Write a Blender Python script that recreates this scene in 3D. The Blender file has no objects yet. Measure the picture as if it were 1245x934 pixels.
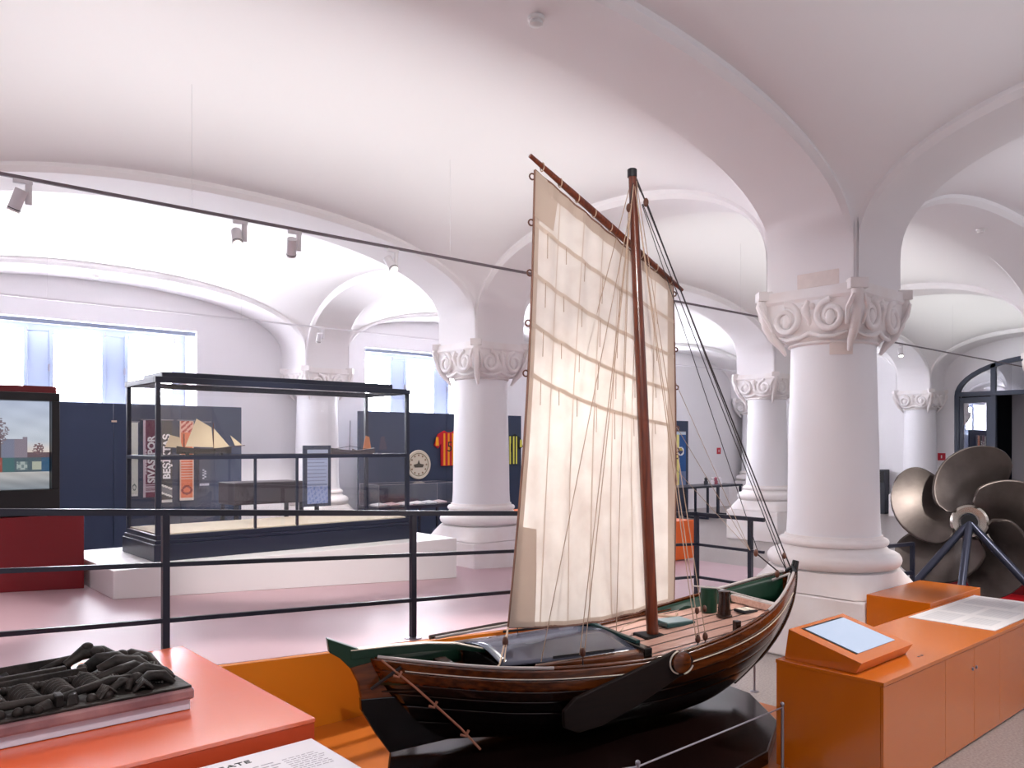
import bpy, bmesh, math, random
from mathutils import Vector, Matrix
random.seed(7)
S = bpy.context.scene
COL = S.collection
PI = math.pi

# ------------------------------------------------------------------ camera
# world X runs along the long windowed wall, Y towards that wall, Z up
CAM_H = 2.0
cam_d = bpy.data.cameras.new('camera')
cam = bpy.data.objects.new('camera', cam_d); COL.objects.link(cam)
cam_d.sensor_width = 36.0
cam_d.lens = 976.0 / 1245.0 * 36.0
cam_d.shift_y = (540 - 467) / 1245.0
cam_d.clip_start = 0.05; cam_d.clip_end = 200
cam.location = (0, 0, CAM_H)
cam.rotation_euler = (PI/2, 0, -math.radians(41.1))
S.camera = cam

# ------------------------------------------------------------------ world / exposure
w = bpy.data.worlds.new('world'); S.world = w; w.use_nodes = True
w.node_tree.nodes['Background'].inputs[0].default_value = (0.80, 0.87, 1.0, 1)
w.node_tree.nodes['Background'].inputs[1].default_value = 0.6
S.view_settings.view_transform = 'Standard'
S.view_settings.look = 'None'
EV = 1.85
EM = 2.0**-EV          # emission that displays as its own colour at this exposure
S.view_settings.exposure = EV
S.view_settings.gamma = 1.0
S.view_settings.use_curve_mapping = False

LIGHT_UP = 13.0       # widened uplighters at the tracks, plus added fill rows round the camera
LIGHT_SPOT = 85.0
BLIND = 13.0           # daylight glowing through the window blinds

# ------------------------------------------------------------------ helpers
def srgb(h):
    if isinstance(h, str):
        h = h.lstrip('#'); c = [int(h[i:i+2], 16)/255 for i in (0, 2, 4)]
    else:
        c = [x/255 for x in h]
    return tuple((x/12.92 if x <= .04045 else ((x+.055)/1.055)**2.4) for x in c)

MATS = {}
def mat(name, col, rough=.5, metal=0.0, var=0.0, vscale=4.0, bump=0.0, bscale=30.0, coat=0.0,
        col2=None, stretch=None, emit=None, estr=0.0, spec=None, ior=None):
    if name in MATS: return MATS[name]
    m = bpy.data.materials.new(name); m.use_nodes = True; MATS[name] = m
    nt = m.node_tree; b = nt.nodes['Principled BSDF']
    c = srgb(col)
    if ior: b.inputs['IOR'].default_value = ior
    b.inputs['Base Color'].default_value = (*c, 1)
    b.inputs['Roughness'].default_value = rough
    b.inputs['Metallic'].default_value = metal
    if spec is not None: b.inputs['Specular IOR Level'].default_value = spec
    if coat: b.inputs['Coat Weight'].default_value = coat; b.inputs['Coat Roughness'].default_value = .12
    if emit is not None:
        b.inputs['Emission Color'].default_value = (*srgb(emit), 1); b.inputs['Emission Strength'].default_value = estr
    tc = None
    if var or col2 or bump:
        tc = nt.nodes.new('ShaderNodeTexCoord'); mp = nt.nodes.new('ShaderNodeMapping')
        nt.links.new(tc.outputs['Object'], mp.inputs[0])
        if stretch: mp.inputs['Scale'].default_value = stretch
    if var or col2:
        n = nt.nodes.new('ShaderNodeTexNoise'); n.inputs['Scale'].default_value = vscale; n.inputs['Detail'].default_value = 5
        nt.links.new(mp.outputs[0], n.inputs['Vector'])
        r = nt.nodes.new('ShaderNodeValToRGB')
        c2 = srgb(col2) if col2 else tuple(x*(1-var) for x in c)
        r.color_ramp.elements[0].position = .35; r.color_ramp.elements[0].color = (*c2, 1)
        r.color_ramp.elements[1].position = .65; r.color_ramp.elements[1].color = (*c, 1)
        nt.links.new(n.outputs['Fac'], r.inputs[0]); nt.links.new(r.outputs[0], b.inputs['Base Color'])
    if bump:
        n2 = nt.nodes.new('ShaderNodeTexNoise'); n2.inputs['Scale'].default_value = bscale; n2.inputs['Detail'].default_value = 4
        nt.links.new(mp.outputs[0], n2.inputs['Vector'])
        bp = nt.nodes.new('ShaderNodeBump'); bp.inputs['Strength'].default_value = bump; bp.inputs['Distance'].default_value = .01
        nt.links.new(n2.outputs['Fac'], bp.inputs['Height']); nt.links.new(bp.outputs[0], b.inputs['Normal'])
    return m

def glass_mat(name='clear_glass', tint=(1, 1, 1), rough=.0, base=.035):
    if name in MATS: return MATS[name]
    m = bpy.data.materials.new(name); m.use_nodes = True; MATS[name] = m
    nt = m.node_tree; nt.nodes.remove(nt.nodes['Principled BSDF'])
    out = nt.nodes['Material Output']
    t = nt.nodes.new('ShaderNodeBsdfTransparent'); t.inputs[0].default_value = (*tint, 1)
    g = nt.nodes.new('ShaderNodeBsdfGlossy'); g.inputs['Roughness'].default_value = rough + .01
    lw = nt.nodes.new('ShaderNodeLayerWeight'); lw.inputs[0].default_value = .5
    pw = nt.nodes.new('ShaderNodeMath'); pw.operation = 'POWER'; pw.inputs[1].default_value = 4.0
    f = nt.nodes.new('ShaderNodeMath'); f.operation = 'MULTIPLY_ADD'; f.inputs[1].default_value = .55; f.inputs[2].default_value = base
    nt.links.new(lw.outputs['Facing'], pw.inputs[0]); nt.links.new(pw.outputs[0], f.inputs[0])
    mx = nt.nodes.new('ShaderNodeMixShader')
    nt.links.new(f.outputs[0], mx.inputs[0]); nt.links.new(t.outputs[0], mx.inputs[1]); nt.links.new(g.outputs[0], mx.inputs[2])
    nt.links.new(mx.outputs[0], out.inputs[0])
    return m

def print_mat(name, rough=.5, estr=0.0):
    if name in MATS: return MATS[name]
    m = bpy.data.materials.new(name); m.use_nodes = True; MATS[name] = m
    nt = m.node_tree; b = nt.nodes['Principled BSDF']; b.inputs['Roughness'].default_value = rough
    a = nt.nodes.new('ShaderNodeVertexColor'); a.layer_name = 'Col'
    if not estr: nt.links.new(a.outputs[0], b.inputs['Base Color'])
    if estr:
        b.inputs['Base Color'].default_value = (.01, .01, .012, 1)
        nt.links.new(a.outputs[0], b.inputs['Emission Color']); b.inputs['Emission Strength'].default_value = estr
    return m

class MB:
    """collects vertices and faces; build() links them as one mesh object"""
    def __init__(s): s.v = []; s.f = []
    def add(s, vs, fs):
        o = len(s.v); s.v += [tuple(p) for p in vs]; s.f += [tuple(i+o for i in f) for f in fs]; return s
    def box(s, x0, x1, y0, y1, z0, z1):
        vs = [(x, y, z) for z in (z0, z1) for y in (y0, y1) for x in (x0, x1)]
        return s.add(vs, [(0,2,3,1), (4,5,7,6), (0,1,5,4), (2,6,7,3), (0,4,6,2), (1,3,7,5)])
    def hexa(s, b, t):            # bottom 4 points and top 4 points, same winding (ccw from above)
        return s.add(list(b)+list(t), [(3,2,1,0), (4,5,6,7), (0,1,5,4), (1,2,6,5), (2,3,7,6), (3,0,4,7)])
    def tube(s, pts, r, n=8, closed=False, cap=True):
        pts = [Vector(p) for p in pts]; N = len(pts)
        rr = r if isinstance(r, (list, tuple)) else [r]*N
        rings = []; prev = None
        for i, p in enumerate(pts):
            if closed: d = pts[(i+1) % N]-pts[i-1]
            else: d = pts[min(i+1, N-1)]-pts[max(i-1, 0)]
            if d.length < 1e-9: d = Vector((0, 0, 1))
            d.normalize()
            if prev is None:
                a = Vector((0, 0, 1)) if abs(d.z) < .9 else Vector((1, 0, 0))
                u = d.cross(a).normalized()
            else:
                u = (prev - d*prev.dot(d))
                u = u.normalized() if u.length > 1e-6 else d.orthogonal().normalized()
            prev = u; v = d.cross(u)
            rings.append([p + (u*math.cos(2*PI*k/n)+v*math.sin(2*PI*k/n))*rr[i] for k in range(n)])
        vs = [q for R in rings for q in R]; fs = []
        for i in range(N if closed else N-1):
            j = (i+1) % N
            for k in range(n):
                k2 = (k+1) % n; fs.append((i*n+k, i*n+k2, j*n+k2, j*n+k))
        if cap and not closed:
            fs.append(tuple(range(n-1, -1, -1))); fs.append(tuple((N-1)*n+k for k in range(n)))
        return s.add(vs, fs)
    def lathe(s, prof, n=32, c=(0, 0, 0), cap=True):     # prof: list of (r, z)
        vs = []; fs = []
        for r, z in prof:
            for k in range(n):
                a = 2*PI*k/n; vs.append((c[0]+r*math.cos(a), c[1]+r*math.sin(a), c[2]+z))
        for i in range(len(prof)-1):
            for k in range(n):
                k2 = (k+1) % n; fs.append((i*n+k, i*n+k2, (i+1)*n+k2, (i+1)*n+k))
        if cap:
            fs.append(tuple(range(n-1, -1, -1))); fs.append(tuple((len(prof)-1)*n+k for k in range(n)))
        return s.add(vs, fs)
    def prism(s, pts, axis, a0, a1):
        """2D outline extruded along axis: 'x' (pts = y,z), 'y' (pts = x,z), 'z' (pts = x,y)"""
        def P(p, a):
            return {'x': (a, p[0], p[1]), 'y': (p[0], a, p[1]), 'z': (p[0], p[1], a)}[axis]
        n = len(pts); vs = [P(p, a0) for p in pts]+[P(p, a1) for p in pts]
        fs = [tuple(range(n)), tuple(range(2*n-1, n-1, -1))]+[(i, n+i, n+(i+1) % n, (i+1) % n) for i in range(n)]
        return s.add(vs, fs)
    def sphere(s, c, r, nu=12, nv=8, sc=(1, 1, 1)):
        vs = [(c[0], c[1], c[2]+r*sc[2])]; fs = []
        for j in range(1, nv):
            t = PI*j/nv
            for i in range(nu):
                p = 2*PI*i/nu
                vs.append((c[0]+r*sc[0]*math.sin(t)*math.cos(p), c[1]+r*sc[1]*math.sin(t)*math.sin(p), c[2]+r*sc[2]*math.cos(t)))
        vs.append((c[0], c[1], c[2]-r*sc[2])); L = len(vs)-1
        for i in range(nu):
            i2 = (i+1) % nu
            fs.append((0, 1+i, 1+i2)); fs.append((L, 1+(nv-2)*nu+i2, 1+(nv-2)*nu+i))
            for j in range(nv-2):
                a = 1+j*nu; fs.append((a+i, a+nu+i, a+nu+i2, a+i2))
        return s.add(vs, fs)
    def grid(s, fn, nu, nv):
        vs = [fn(i/nu, j/nv) for j in range(nv+1) for i in range(nu+1)]
        fs = [(j*(nu+1)+i, j*(nu+1)+i+1, (j+1)*(nu+1)+i+1, (j+1)*(nu+1)+i) for j in range(nv) for i in range(nu)]
        return s.add(vs, fs)
    def build(s, name, m, parent=None, smooth=None, bevel=0, solid=0, loc=None, fix=True):
        me = bpy.data.meshes.new(name); me.from_pydata(s.v, [], s.f)
        if fix:
            bm = bmesh.new(); bm.from_mesh(me); bmesh.ops.recalc_face_normals(bm, faces=bm.faces); bm.to_mesh(me); bm.free()
        o = bpy.data.objects.new(name, me); COL.objects.link(o)
        if m: me.materials.append(m)
        if smooth:
            me.shade_smooth(); me.set_sharp_from_angle(angle=math.radians(smooth))
        if solid:
            k = o.modifiers.new('thickness', 'SOLIDIFY'); k.thickness = solid; k.offset = 0
        if bevel:
            k = o.modifiers.new('bevel', 'BEVEL'); k.width = bevel; k.segments = 2; k.limit_method = 'ANGLE'
        if loc: o.location = loc
        if parent: o.parent = parent
        return o

def tag(o, label=None, cat=None, group=None, kind=None):
    if label: o['label'] = label
    if cat: o['category'] = cat
    if group: o['group'] = group
    if kind: o['kind'] = kind
    return o
def thing(name, label, cat, loc=(0, 0, 0), rz=0, group=None, kind=None):
    o = bpy.data.objects.new(name, None); COL.objects.link(o)
    o.empty_display_size = .1; o.location = loc; o.rotation_euler = (0, 0, rz)
    return tag(o, label, cat, group, kind)
def copy_tree(o, parent=None):
    c = o.copy(); COL.objects.link(c); c.parent = parent
    for ch in list(o.children): copy_tree(ch, c)
    return c
def painted(name, fn, w_, h_, nx, ny, m, parent=None):
    """flat printed sheet in its local XZ plane facing -Y; fn(x,y) in 0..1 gives an sRGB colour"""
    me = bpy.data.meshes.new(name)
    vs = [(w_*i/nx, 0, h_*j/ny) for j in range(ny+1) for i in range(nx+1)]
    fs = [(j*(nx+1)+i, j*(nx+1)+i+1, (j+1)*(nx+1)+i+1, (j+1)*(nx+1)+i) for j in range(ny) for i in range(nx)]
    me.from_pydata(vs, [], fs)
    ca = me.color_attributes.new('Col', 'FLOAT_COLOR', 'CORNER')
    k = 0
    for j in range(ny):
        for i in range(nx):
            c = (*srgb(fn((i+.5)/nx, (j+.5)/ny)), 1)
            for _ in range(4): ca.data[k].color = c; k += 1
    me.materials.append(m)
    o = bpy.data.objects.new(name, me); COL.objects.link(o)
    if parent: o.parent = parent
    return o
def text(name, body, size, m, parent, loc, rot, ext=.001, align='LEFT', sx=1.0, bold=0.0):
    c = bpy.data.curves.new(name, 'FONT'); c.body = body; c.size = size; c.extrude = ext; c.align_x = align; c.resolution_u = 3; c.offset = bold
    tmp = bpy.data.objects.new(name, c); COL.objects.link(tmp)
    bpy.context.view_layer.update()
    me = bpy.data.meshes.new_from_object(tmp.evaluated_get(bpy.context.evaluated_depsgraph_get()))
    bpy.data.objects.remove(tmp)
    me.name = name; me.materials.clear(); me.materials.append(m)
    o = bpy.data.objects.new(name, me); COL.objects.link(o)
    o.parent = parent; o.location = loc; o.rotation_euler = rot; o.scale = (sx, 1, 1)
    return o

# ------------------------------------------------------------------ materials
M_plaster = mat('white_plaster', 'f0edf0', .75, bump=.06, bscale=25)
M_vault = mat('white_vault_plaster', 'f0ecee', .8, bump=.05, bscale=18)
M_stone = mat('pale_limestone', 'f3eff0', .6, col2='ece3e1', vscale=2.2, bump=.12, bscale=35)
M_bare = mat('bare_sandstone', 'ecdfda', .7, var=.06, vscale=12, bump=.15, bscale=60)
M_shaft = mat('painted_shaft', 'eeecf0', .55, bump=.03, bscale=20)
M_floor = mat('grey_terrazzo', 'a49a97', .35, col2='857b78', vscale=60, bump=.04, bscale=120)
M_ramp = mat('pink_poured_floor', 'bd9ba3', .46, var=.05, vscale=.8, ior=1.8)
M_orange = mat('orange_lacquer', 'cf6a08', .2, var=.03, vscale=1.5, ior=2.0)
M_oranget = mat('orange_red_lacquer', 'd4541c', .24, var=.03, vscale=1.5, ior=2.6)
M_orange_shaded = mat('orange_red_shaded', 'b03a0e', .5, var=.03, vscale=2)  # table body: the top's orange darkened for the dim light on its front
M_orangep = mat('orange_wall_paint', 'd67d10', .5, var=.03, vscale=2)
M_orangef = mat('orange_floor_paint', 'b5601c', .28, var=.08, vscale=2)
M_red = mat('dark_red_lacquer', '7c0a17', .35)
M_navy = mat('navy_board', '2d3a55', .55, var=.04, vscale=2)
M_steel = mat('dark_painted_steel', '171b2b', .38, metal=.0)
M_case = mat('blue_black_case_steel', '1d2336', .3)
M_white = mat('white_lacquer', 'e9e6e6', .45)
M_black = mat('matt_black', '0b0b0e', .4)
M_gloss_black = mat('black_brown_lacquer', '120a0a', .16, col2='1d0f0d', vscale=1.2, ior=1.35)
M_glass = glass_mat()
M_sand = mat('beige_case_floor', 'd2c4ae', .8)
M_hull = mat('varnished_brown_wood', '6b3514', .25, col2='45200c', vscale=3, stretch=(1.2, 14, 14), coat=.5)
M_hulld = mat('dark_brown_wood', '2c150c', .22, col2='1a0c08', vscale=3, stretch=(1.2, 14, 14), coat=.4)
M_tar = mat('tarred_black_wood', '110a0a', .2, col2='090606', vscale=3, stretch=(1, 10, 10))
M_mast = mat('mast_wood', '6e3017', .3, col2='4c1e0f', vscale=4, stretch=(14, 14, 1.0), coat=.4)
M_green = mat('dark_green_paint', '0b3020', .35)
M_teal = mat('dark_teal_paint', '123a3a', .35)
M_deck = mat('pink_brown_deck', 'cda596', .38, col2='bd9182', vscale=3, stretch=(1.5, 16, 16))
M_cover = mat('grey_deck_cover', '565a6b', .22, col2='484b5a', vscale=2)
M_cream = mat('cream_paint', 'e6dccb', .4)
M_greywood = mat('grey_wood', 'b0a6a4', .5)
M_rope = mat('hemp_rope', 'b49a86', .8)
M_ropedark = mat('tarred_rope', '30262a', .7)
M_block = mat('block_wood', '5a3324', .4)
M_iron = mat('rusty_pink_iron', 'a06a52', .5)
M_bronze = mat('weathered_bronze', '6d645f', .36, metal=.85, col2='58504d', vscale=3, bump=.08, bscale=20)
M_bronze2 = mat('polished_bronze_rim', 'bdb6ac', .25, metal=.9)
M_gun = mat('gunmetal_tube', '3d4050', .3, metal=.6)
M_carve = mat('dark_weathered_oak', '2c2523', .55, col2='120f0f', spec=.18, vscale=14, bump=.5, bscale=28)
M_carveedge = mat('reddish_oak_edge', '8d6566', .6, col2='6b474c', vscale=7, bump=.3, bscale=25)
M_track = mat('white_track', 'dcd8dc', .5)
M_trackd = mat('grey_track', '6b6066', .5)
M_lens = mat('warm_lamp_lens', 'ffffff', .4, emit='fff3df', estr=4.0)
M_chrome = mat('brushed_steel', '9a96a0', .3, metal=.8)
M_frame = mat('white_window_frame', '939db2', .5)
M_blind = mat('daylit_blind', 'ffffff', .8, emit='f4f6ff', estr=BLIND)
M_doorframe = mat('slate_blue_steel', '3a4254', .4)
M_ink = mat('black_ink', '1a1a20', .6)
M_greytext = mat('grey_ink', '8f8c96', .6)
M_wtext = mat('white_ink', 'f0eeee', .6)
M_print = print_mat('printed_sheet')
M_screen = print_mat('lit_screen', .25, EM)

# ------------------------------------------------------------------ building grid
GU = [-8.1, -.30, 7.48, 15.26, 23.0]
GV = [-7.05, -1.61, 3.83, 9.27, 14.40]
Z_AB = 3.45          # top of the capitals
Z_SP = 3.72          # springing
RIB_H = .43
WALL_V, WALL_U = 15.0, 23.45
RAMP_S = .0587
def ramp_z(u): return max(.006, .6796-RAMP_S*u)
RAMP_V = 9.95        # the ramp ends here; behind it the floor is level
def ground(u, v): return ramp_z(u) if (v < RAMP_V and u < 11.45) else .002
def H(a, n=2.25): return max(0.0, 1-abs(a)**n)**(1/n)

# floors
def slab(name, poly, z0, z1, m): return tag(MB().prism(poly, 'z', z0, z1).build(name, m), kind='structure')
slab('floor', [(-8.6, -7.6), (24, -7.6), (24, 15.6), (-8.6, 15.6)], -.3, 0, M_floor)
b = MB()
poly = [(-8.4, 5.2), (7.35, 5.2), (7.35, 4.46), (11.45, 4.46), (11.45, RAMP_V), (-8.4, RAMP_V)]
b.add([(x, y, .001) for x, y in poly]+[(x, y, ramp_z(x)) for x, y in poly],
      [tuple(range(5, -1, -1)), tuple(range(6, 12))]+[(i, (i+1) % 6, 6+(i+1) % 6, 6+i) for i in range(6)])
tag(b.build('floor_ramp', M_ramp), kind='structure')
slab('floor_pit', [(-2.0, 2.55), (5.5, 2.55), (5.5, 5.15), (-2.0, 5.15)], .001, .012, M_orangef)
b = MB(); x0, x1 = -8.4, 7.3
b.hexa([(x0, 5.15, 0), (x1, 5.15, 0), (x1, 5.2, 0), (x0, 5.2, 0)],
       [(x0, 5.15, ramp_z(x0)-.004), (x1, 5.15, ramp_z(x1)-.004), (x1, 5.2, ramp_z(x1)-.004), (x0, 5.2, ramp_z(x0)-.004)])
tag(b.build('wall_pit', M_orangep), kind='structure')

# ceiling: slab, groin vaults between arch ribs
ceil = tag(MB().box(-8.6, 24, -7.6, 15.6, 5.35, 5.5).build('ceiling', M_vault), kind='structure')
def smax(p, q, k=.55):
    h = max(k-abs(p-q), 0)/k
    return max(p, q)+h*h*k*.25*min(1, 3*min(p, q)+.25)
def vault(u0, u1, v0, v1, rise=1.16, n=28):
    cu, cv, hu, hv = (u0+u1)/2, (v0+v1)/2, (u1-u0)/2, (v1-v0)/2
    ts = [math.sin(PI/2*(-1+2*i/(2*n))) for i in range(2*n+1)]
    N = 2*n+1; vs = [(cu+hu*a, cv+hv*c, Z_SP+rise*smax(H(a), H(c))) for c in ts for a in ts]; fs = []
    for j in range(N-1):
        for i in range(N-1):
            p, q, r, s_ = j*N+i, j*N+i+1, (j+1)*N+i+1, (j+1)*N+i
            same = (ts[i]+ts[i+1])*(ts[j]+ts[j+1]) > 0
            fs += [(p, q, r), (p, r, s_)] if same else [(p, q, s_), (q, r, s_)]
    b = MB(); b.add(vs, fs)
    return b.build('vault', M_vault, ceil, smooth=20, fix=False)
for i in range(4):
    for j in range(4):
        vault(GU[i]+RIB_H-.01, GU[i+1]-RIB_H+.01, GV[j]+RIB_H-.01, GV[j+1]-RIB_H+.01)
def rib(axis, c0, c1, at, hw0=RIB_H, hw1=RIB_H, rise=1.06):
    e0, e1 = c0+.46, c1-.46; n = 40
    pts = [(e0, Z_AB), (e0, Z_SP)]
    for k in range(1, n):
        a = math.sin(PI/2*(-1+2*k/n)); pts.append(((e0+e1)/2+(e1-e0)/2*a, Z_SP+rise*H(a)))
    pts += [(e1, Z_SP), (e1, Z_AB)]
    b = MB(); N = len(pts)
    def P(p, s_, z=None):
        z = p[1] if z is None else z
        return (p[0], s_, z) if axis == 'u' else (s_, p[0], z)
    s0, s1 = at-hw0, at+hw1; ch = .05
    rows = []
    for p in pts:
        rows.append([P(p, s0, 5.36), P(p, s0, min(p[1]+ch, 5.3)), P(p, s0+ch), P(p, s1-ch), P(p, s1, min(p[1]+ch, 5.3)), P(p, s1, 5.36)])
    vs = [q for r in rows for q in r]; fs = []
    for i in range(N-1):
        for k in range(5): fs.append((i*6+k, i*6+k+1, (i+1)*6+k+1, (i+1)*6+k))
    b.add(vs, fs)
    return b.build('arch_rib', M_vault, ceil, smooth=30, fix=False)
for j, v in enumerate(GV):
    for i in range(4): rib('u', GU[i], GU[i+1], v, RIB_H, RIB_H if j < 4 else .62)
for i, u in enumerate(GU):
    for j in range(4): rib('v', GV[j], GV[j+1], u, RIB_H, RIB_H if i < 4 else .5)
for u in GU:
    for v in GV:
        MB().box(u-.455, u+.455, v-.455, v+.455, Z_AB, 5.36).build('springer', M_vault, ceil, bevel=.04)

# walls
NICHE = []            # window niches on the long wall
for c in (-4.2, 3.52, 10.76, 17.3): NICHE.append((c-1.84, c+1.84))
ZN0, ZN1 = 2.45, 4.08
b = MB()
b.box(-8.6, 24, WALL_V, 15.75, -.05, ZN0); b.box(-8.6, 24, WALL_V, 15.75, ZN1, 5.36)
xs = [-8.6]+[x for n in NICHE for x in n]+[24]
for i in range(0, len(xs), 2): b.box(xs[i], xs[i+1], WALL_V, 15.75, ZN0, ZN1)
tag(b.build('wall_back', M_plaster), kind='structure')
for k, (a, c) in enumerate(NICHE):
    wn = thing('window_%d' % (k+1), None, None, (a, 15.62, 0), kind='structure')
    b = MB(); W = c-a; z0, z1 = ZN0, ZN1
    panes = [(.21, 1.04), (1.42, 2.25), (2.63, 3.46)]
    b.box(0, W, 0, .07, z0, 2.70); b.box(0, W, 0, .07, 3.93, z1)
    e = [0]+[x for p in panes for x in p]+[W]
    for i in range(0, len(e), 2): b.box(e[i], e[i+1], 0, .07, 2.70, 3.93)
    b.build('window_frame', M_frame, wn, bevel=.008)
    for (p, q) in panes:
        s_ = MB()
        s_.box(p-.03, p+.035, -.03, 0, 2.66, 3.97).box(q-.035, q+.03, -.03, 0, 2.66, 3.97)
        s_.box(p+.035, q-.035, -.03, 0, 2.66, 2.74).box(p+.035, q-.035, -.03, 0, 3.89, 3.97)
        sash = s_.build('sash', M_frame, wn, bevel=.006)
        MB().box(p+.036, q-.036, -.012, -.006, 2.75, 3.885).build('pane', M_blind, sash)
        MB().box(p-.05, p-.025, -.06, -.03, 3.25, 3.37).build('handle', M_chrome, sash)
        MB().tube([(q+.02, -.04, 3.90), (q+.02, -.04, 3.99)], .012, 8).build('hinge', M_chrome, sash)
    MB().box(-.02, W+.02, -.55, -.5, 3.99, 4.07).build('blind_rail', M_frame, wn, bevel=.01)

# far end wall with the arched glazed doorway
ay, ah, aw, ar = 6.45, 3.30, 2.1, 1.0
b = MB(); out = [(-7.6, -.05), (-7.6, 5.36), (15.6, 5.36), (15.6, -.05), (ay+aw, -.05), (ay+aw, ah)]
for k in range(1, 24):
    a = PI*k/24; out.append((ay+aw*math.cos(a), ah+ar*math.sin(a)))
out += [(ay-aw, ah), (ay-aw, -.05)]
b.prism(out, 'x', WALL_U, WALL_U+.5)
tag(b.build('wall_far', M_plaster), kind='structure')
d = thing('door_1', None, None, (WALL_U, ay, 0), kind='structure')
def arch_bar(w0, r0, w1, r1, n=24):
    vs = []; fs = []
    for k in range(n+1):
        a = PI*k/n
        for x in (-.02, .1):
            vs.append((x, w0*math.cos(a), ah+r0*math.sin(a))); vs.append((x, w1*math.cos(a), ah+r1*math.sin(a)))
    for k in range(n):
        i, j = k*4, (k+1)*4
        fs += [(i, i+1, j+1, j), (i+2, j+2, j+3, i+3), (i, j, j+2, i+2), (i+1, i+3, j+3, j+1)]
    return MB().add(vs, fs)
arch_bar(aw, ar, aw-.12, ar-.12).build('arch_frame', M_doorframe, d, smooth=30)
for y0, y1 in ((aw-.12, aw), (-aw, -aw+.12)): MB().box(-.02, .1, y0, y1, .0, ah).build('jamb', M_doorframe, d)
MB().box(-.02, .1, -aw+.12, aw-.12, ah-.02, ah+.10).build('transom', M_doorframe, d)
for y in (1.15, -1.15):
    MB().box(-.02, .1, y-.06, y+.06, .0, ah-.02).build('mullion', M_doorframe, d)
    MB().box(-.02, .1, y-.06, y+.06, ah+.1, ah+.10+.72).build('mullion', M_doorframe, d)
M_dglass = glass_mat('doorway_glass', (.75, .8, .9), base=.38)
for (p, q) in ((-aw+.12, -1.21), (1.21, aw-.12)):
    lf = MB().box(-.0, .05, p, p+.1, .05, ah-.05).box(0, .05, q-.1, q, .05, ah-.05).box(0, .05, p+.1, q-.1, ah-.2, ah-.05).box(0, .05, p+.1, q-.1, .05, .25).build('side_light', M_doorframe, d)
    MB().box(.02, .03, p+.1, q-.1, .25, ah-.2).build('pane', M_dglass, lf)
pts = [(1.95*math.cos(PI*k/20), ah+.1+.8*math.sin(PI*k/20)) for k in range(21)]
MB().prism(pts, 'x', .03, .04).build('fanlight_pane', M_dglass, d)
# dark vestibule behind it with a pale pier
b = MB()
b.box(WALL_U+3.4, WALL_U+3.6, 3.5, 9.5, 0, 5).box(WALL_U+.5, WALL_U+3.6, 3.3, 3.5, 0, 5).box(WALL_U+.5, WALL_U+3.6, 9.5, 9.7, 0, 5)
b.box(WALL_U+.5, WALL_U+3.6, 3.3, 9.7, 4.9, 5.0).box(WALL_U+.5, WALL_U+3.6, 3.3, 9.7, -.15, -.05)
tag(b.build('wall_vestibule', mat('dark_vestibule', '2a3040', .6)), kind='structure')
tag(MB().box(WALL_U+1.4, WALL_U+1.8, 7.05, 7.6, -.05, 4.9).build('trim_1', mat('vestibule_pier', 'b9b4b6', .6), bevel=.02), kind='structure')
# walls outside the view
tag(MB().box(-8.9, -8.55, -7.6, 15.6, -.05, 5.36).build('wall_left', M_plaster), kind='structure')
tag(MB().box(-8.6, 24, -7.9, -7.5, -.05, 5.36).build('wall_front', M_plaster), kind='structure')

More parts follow.
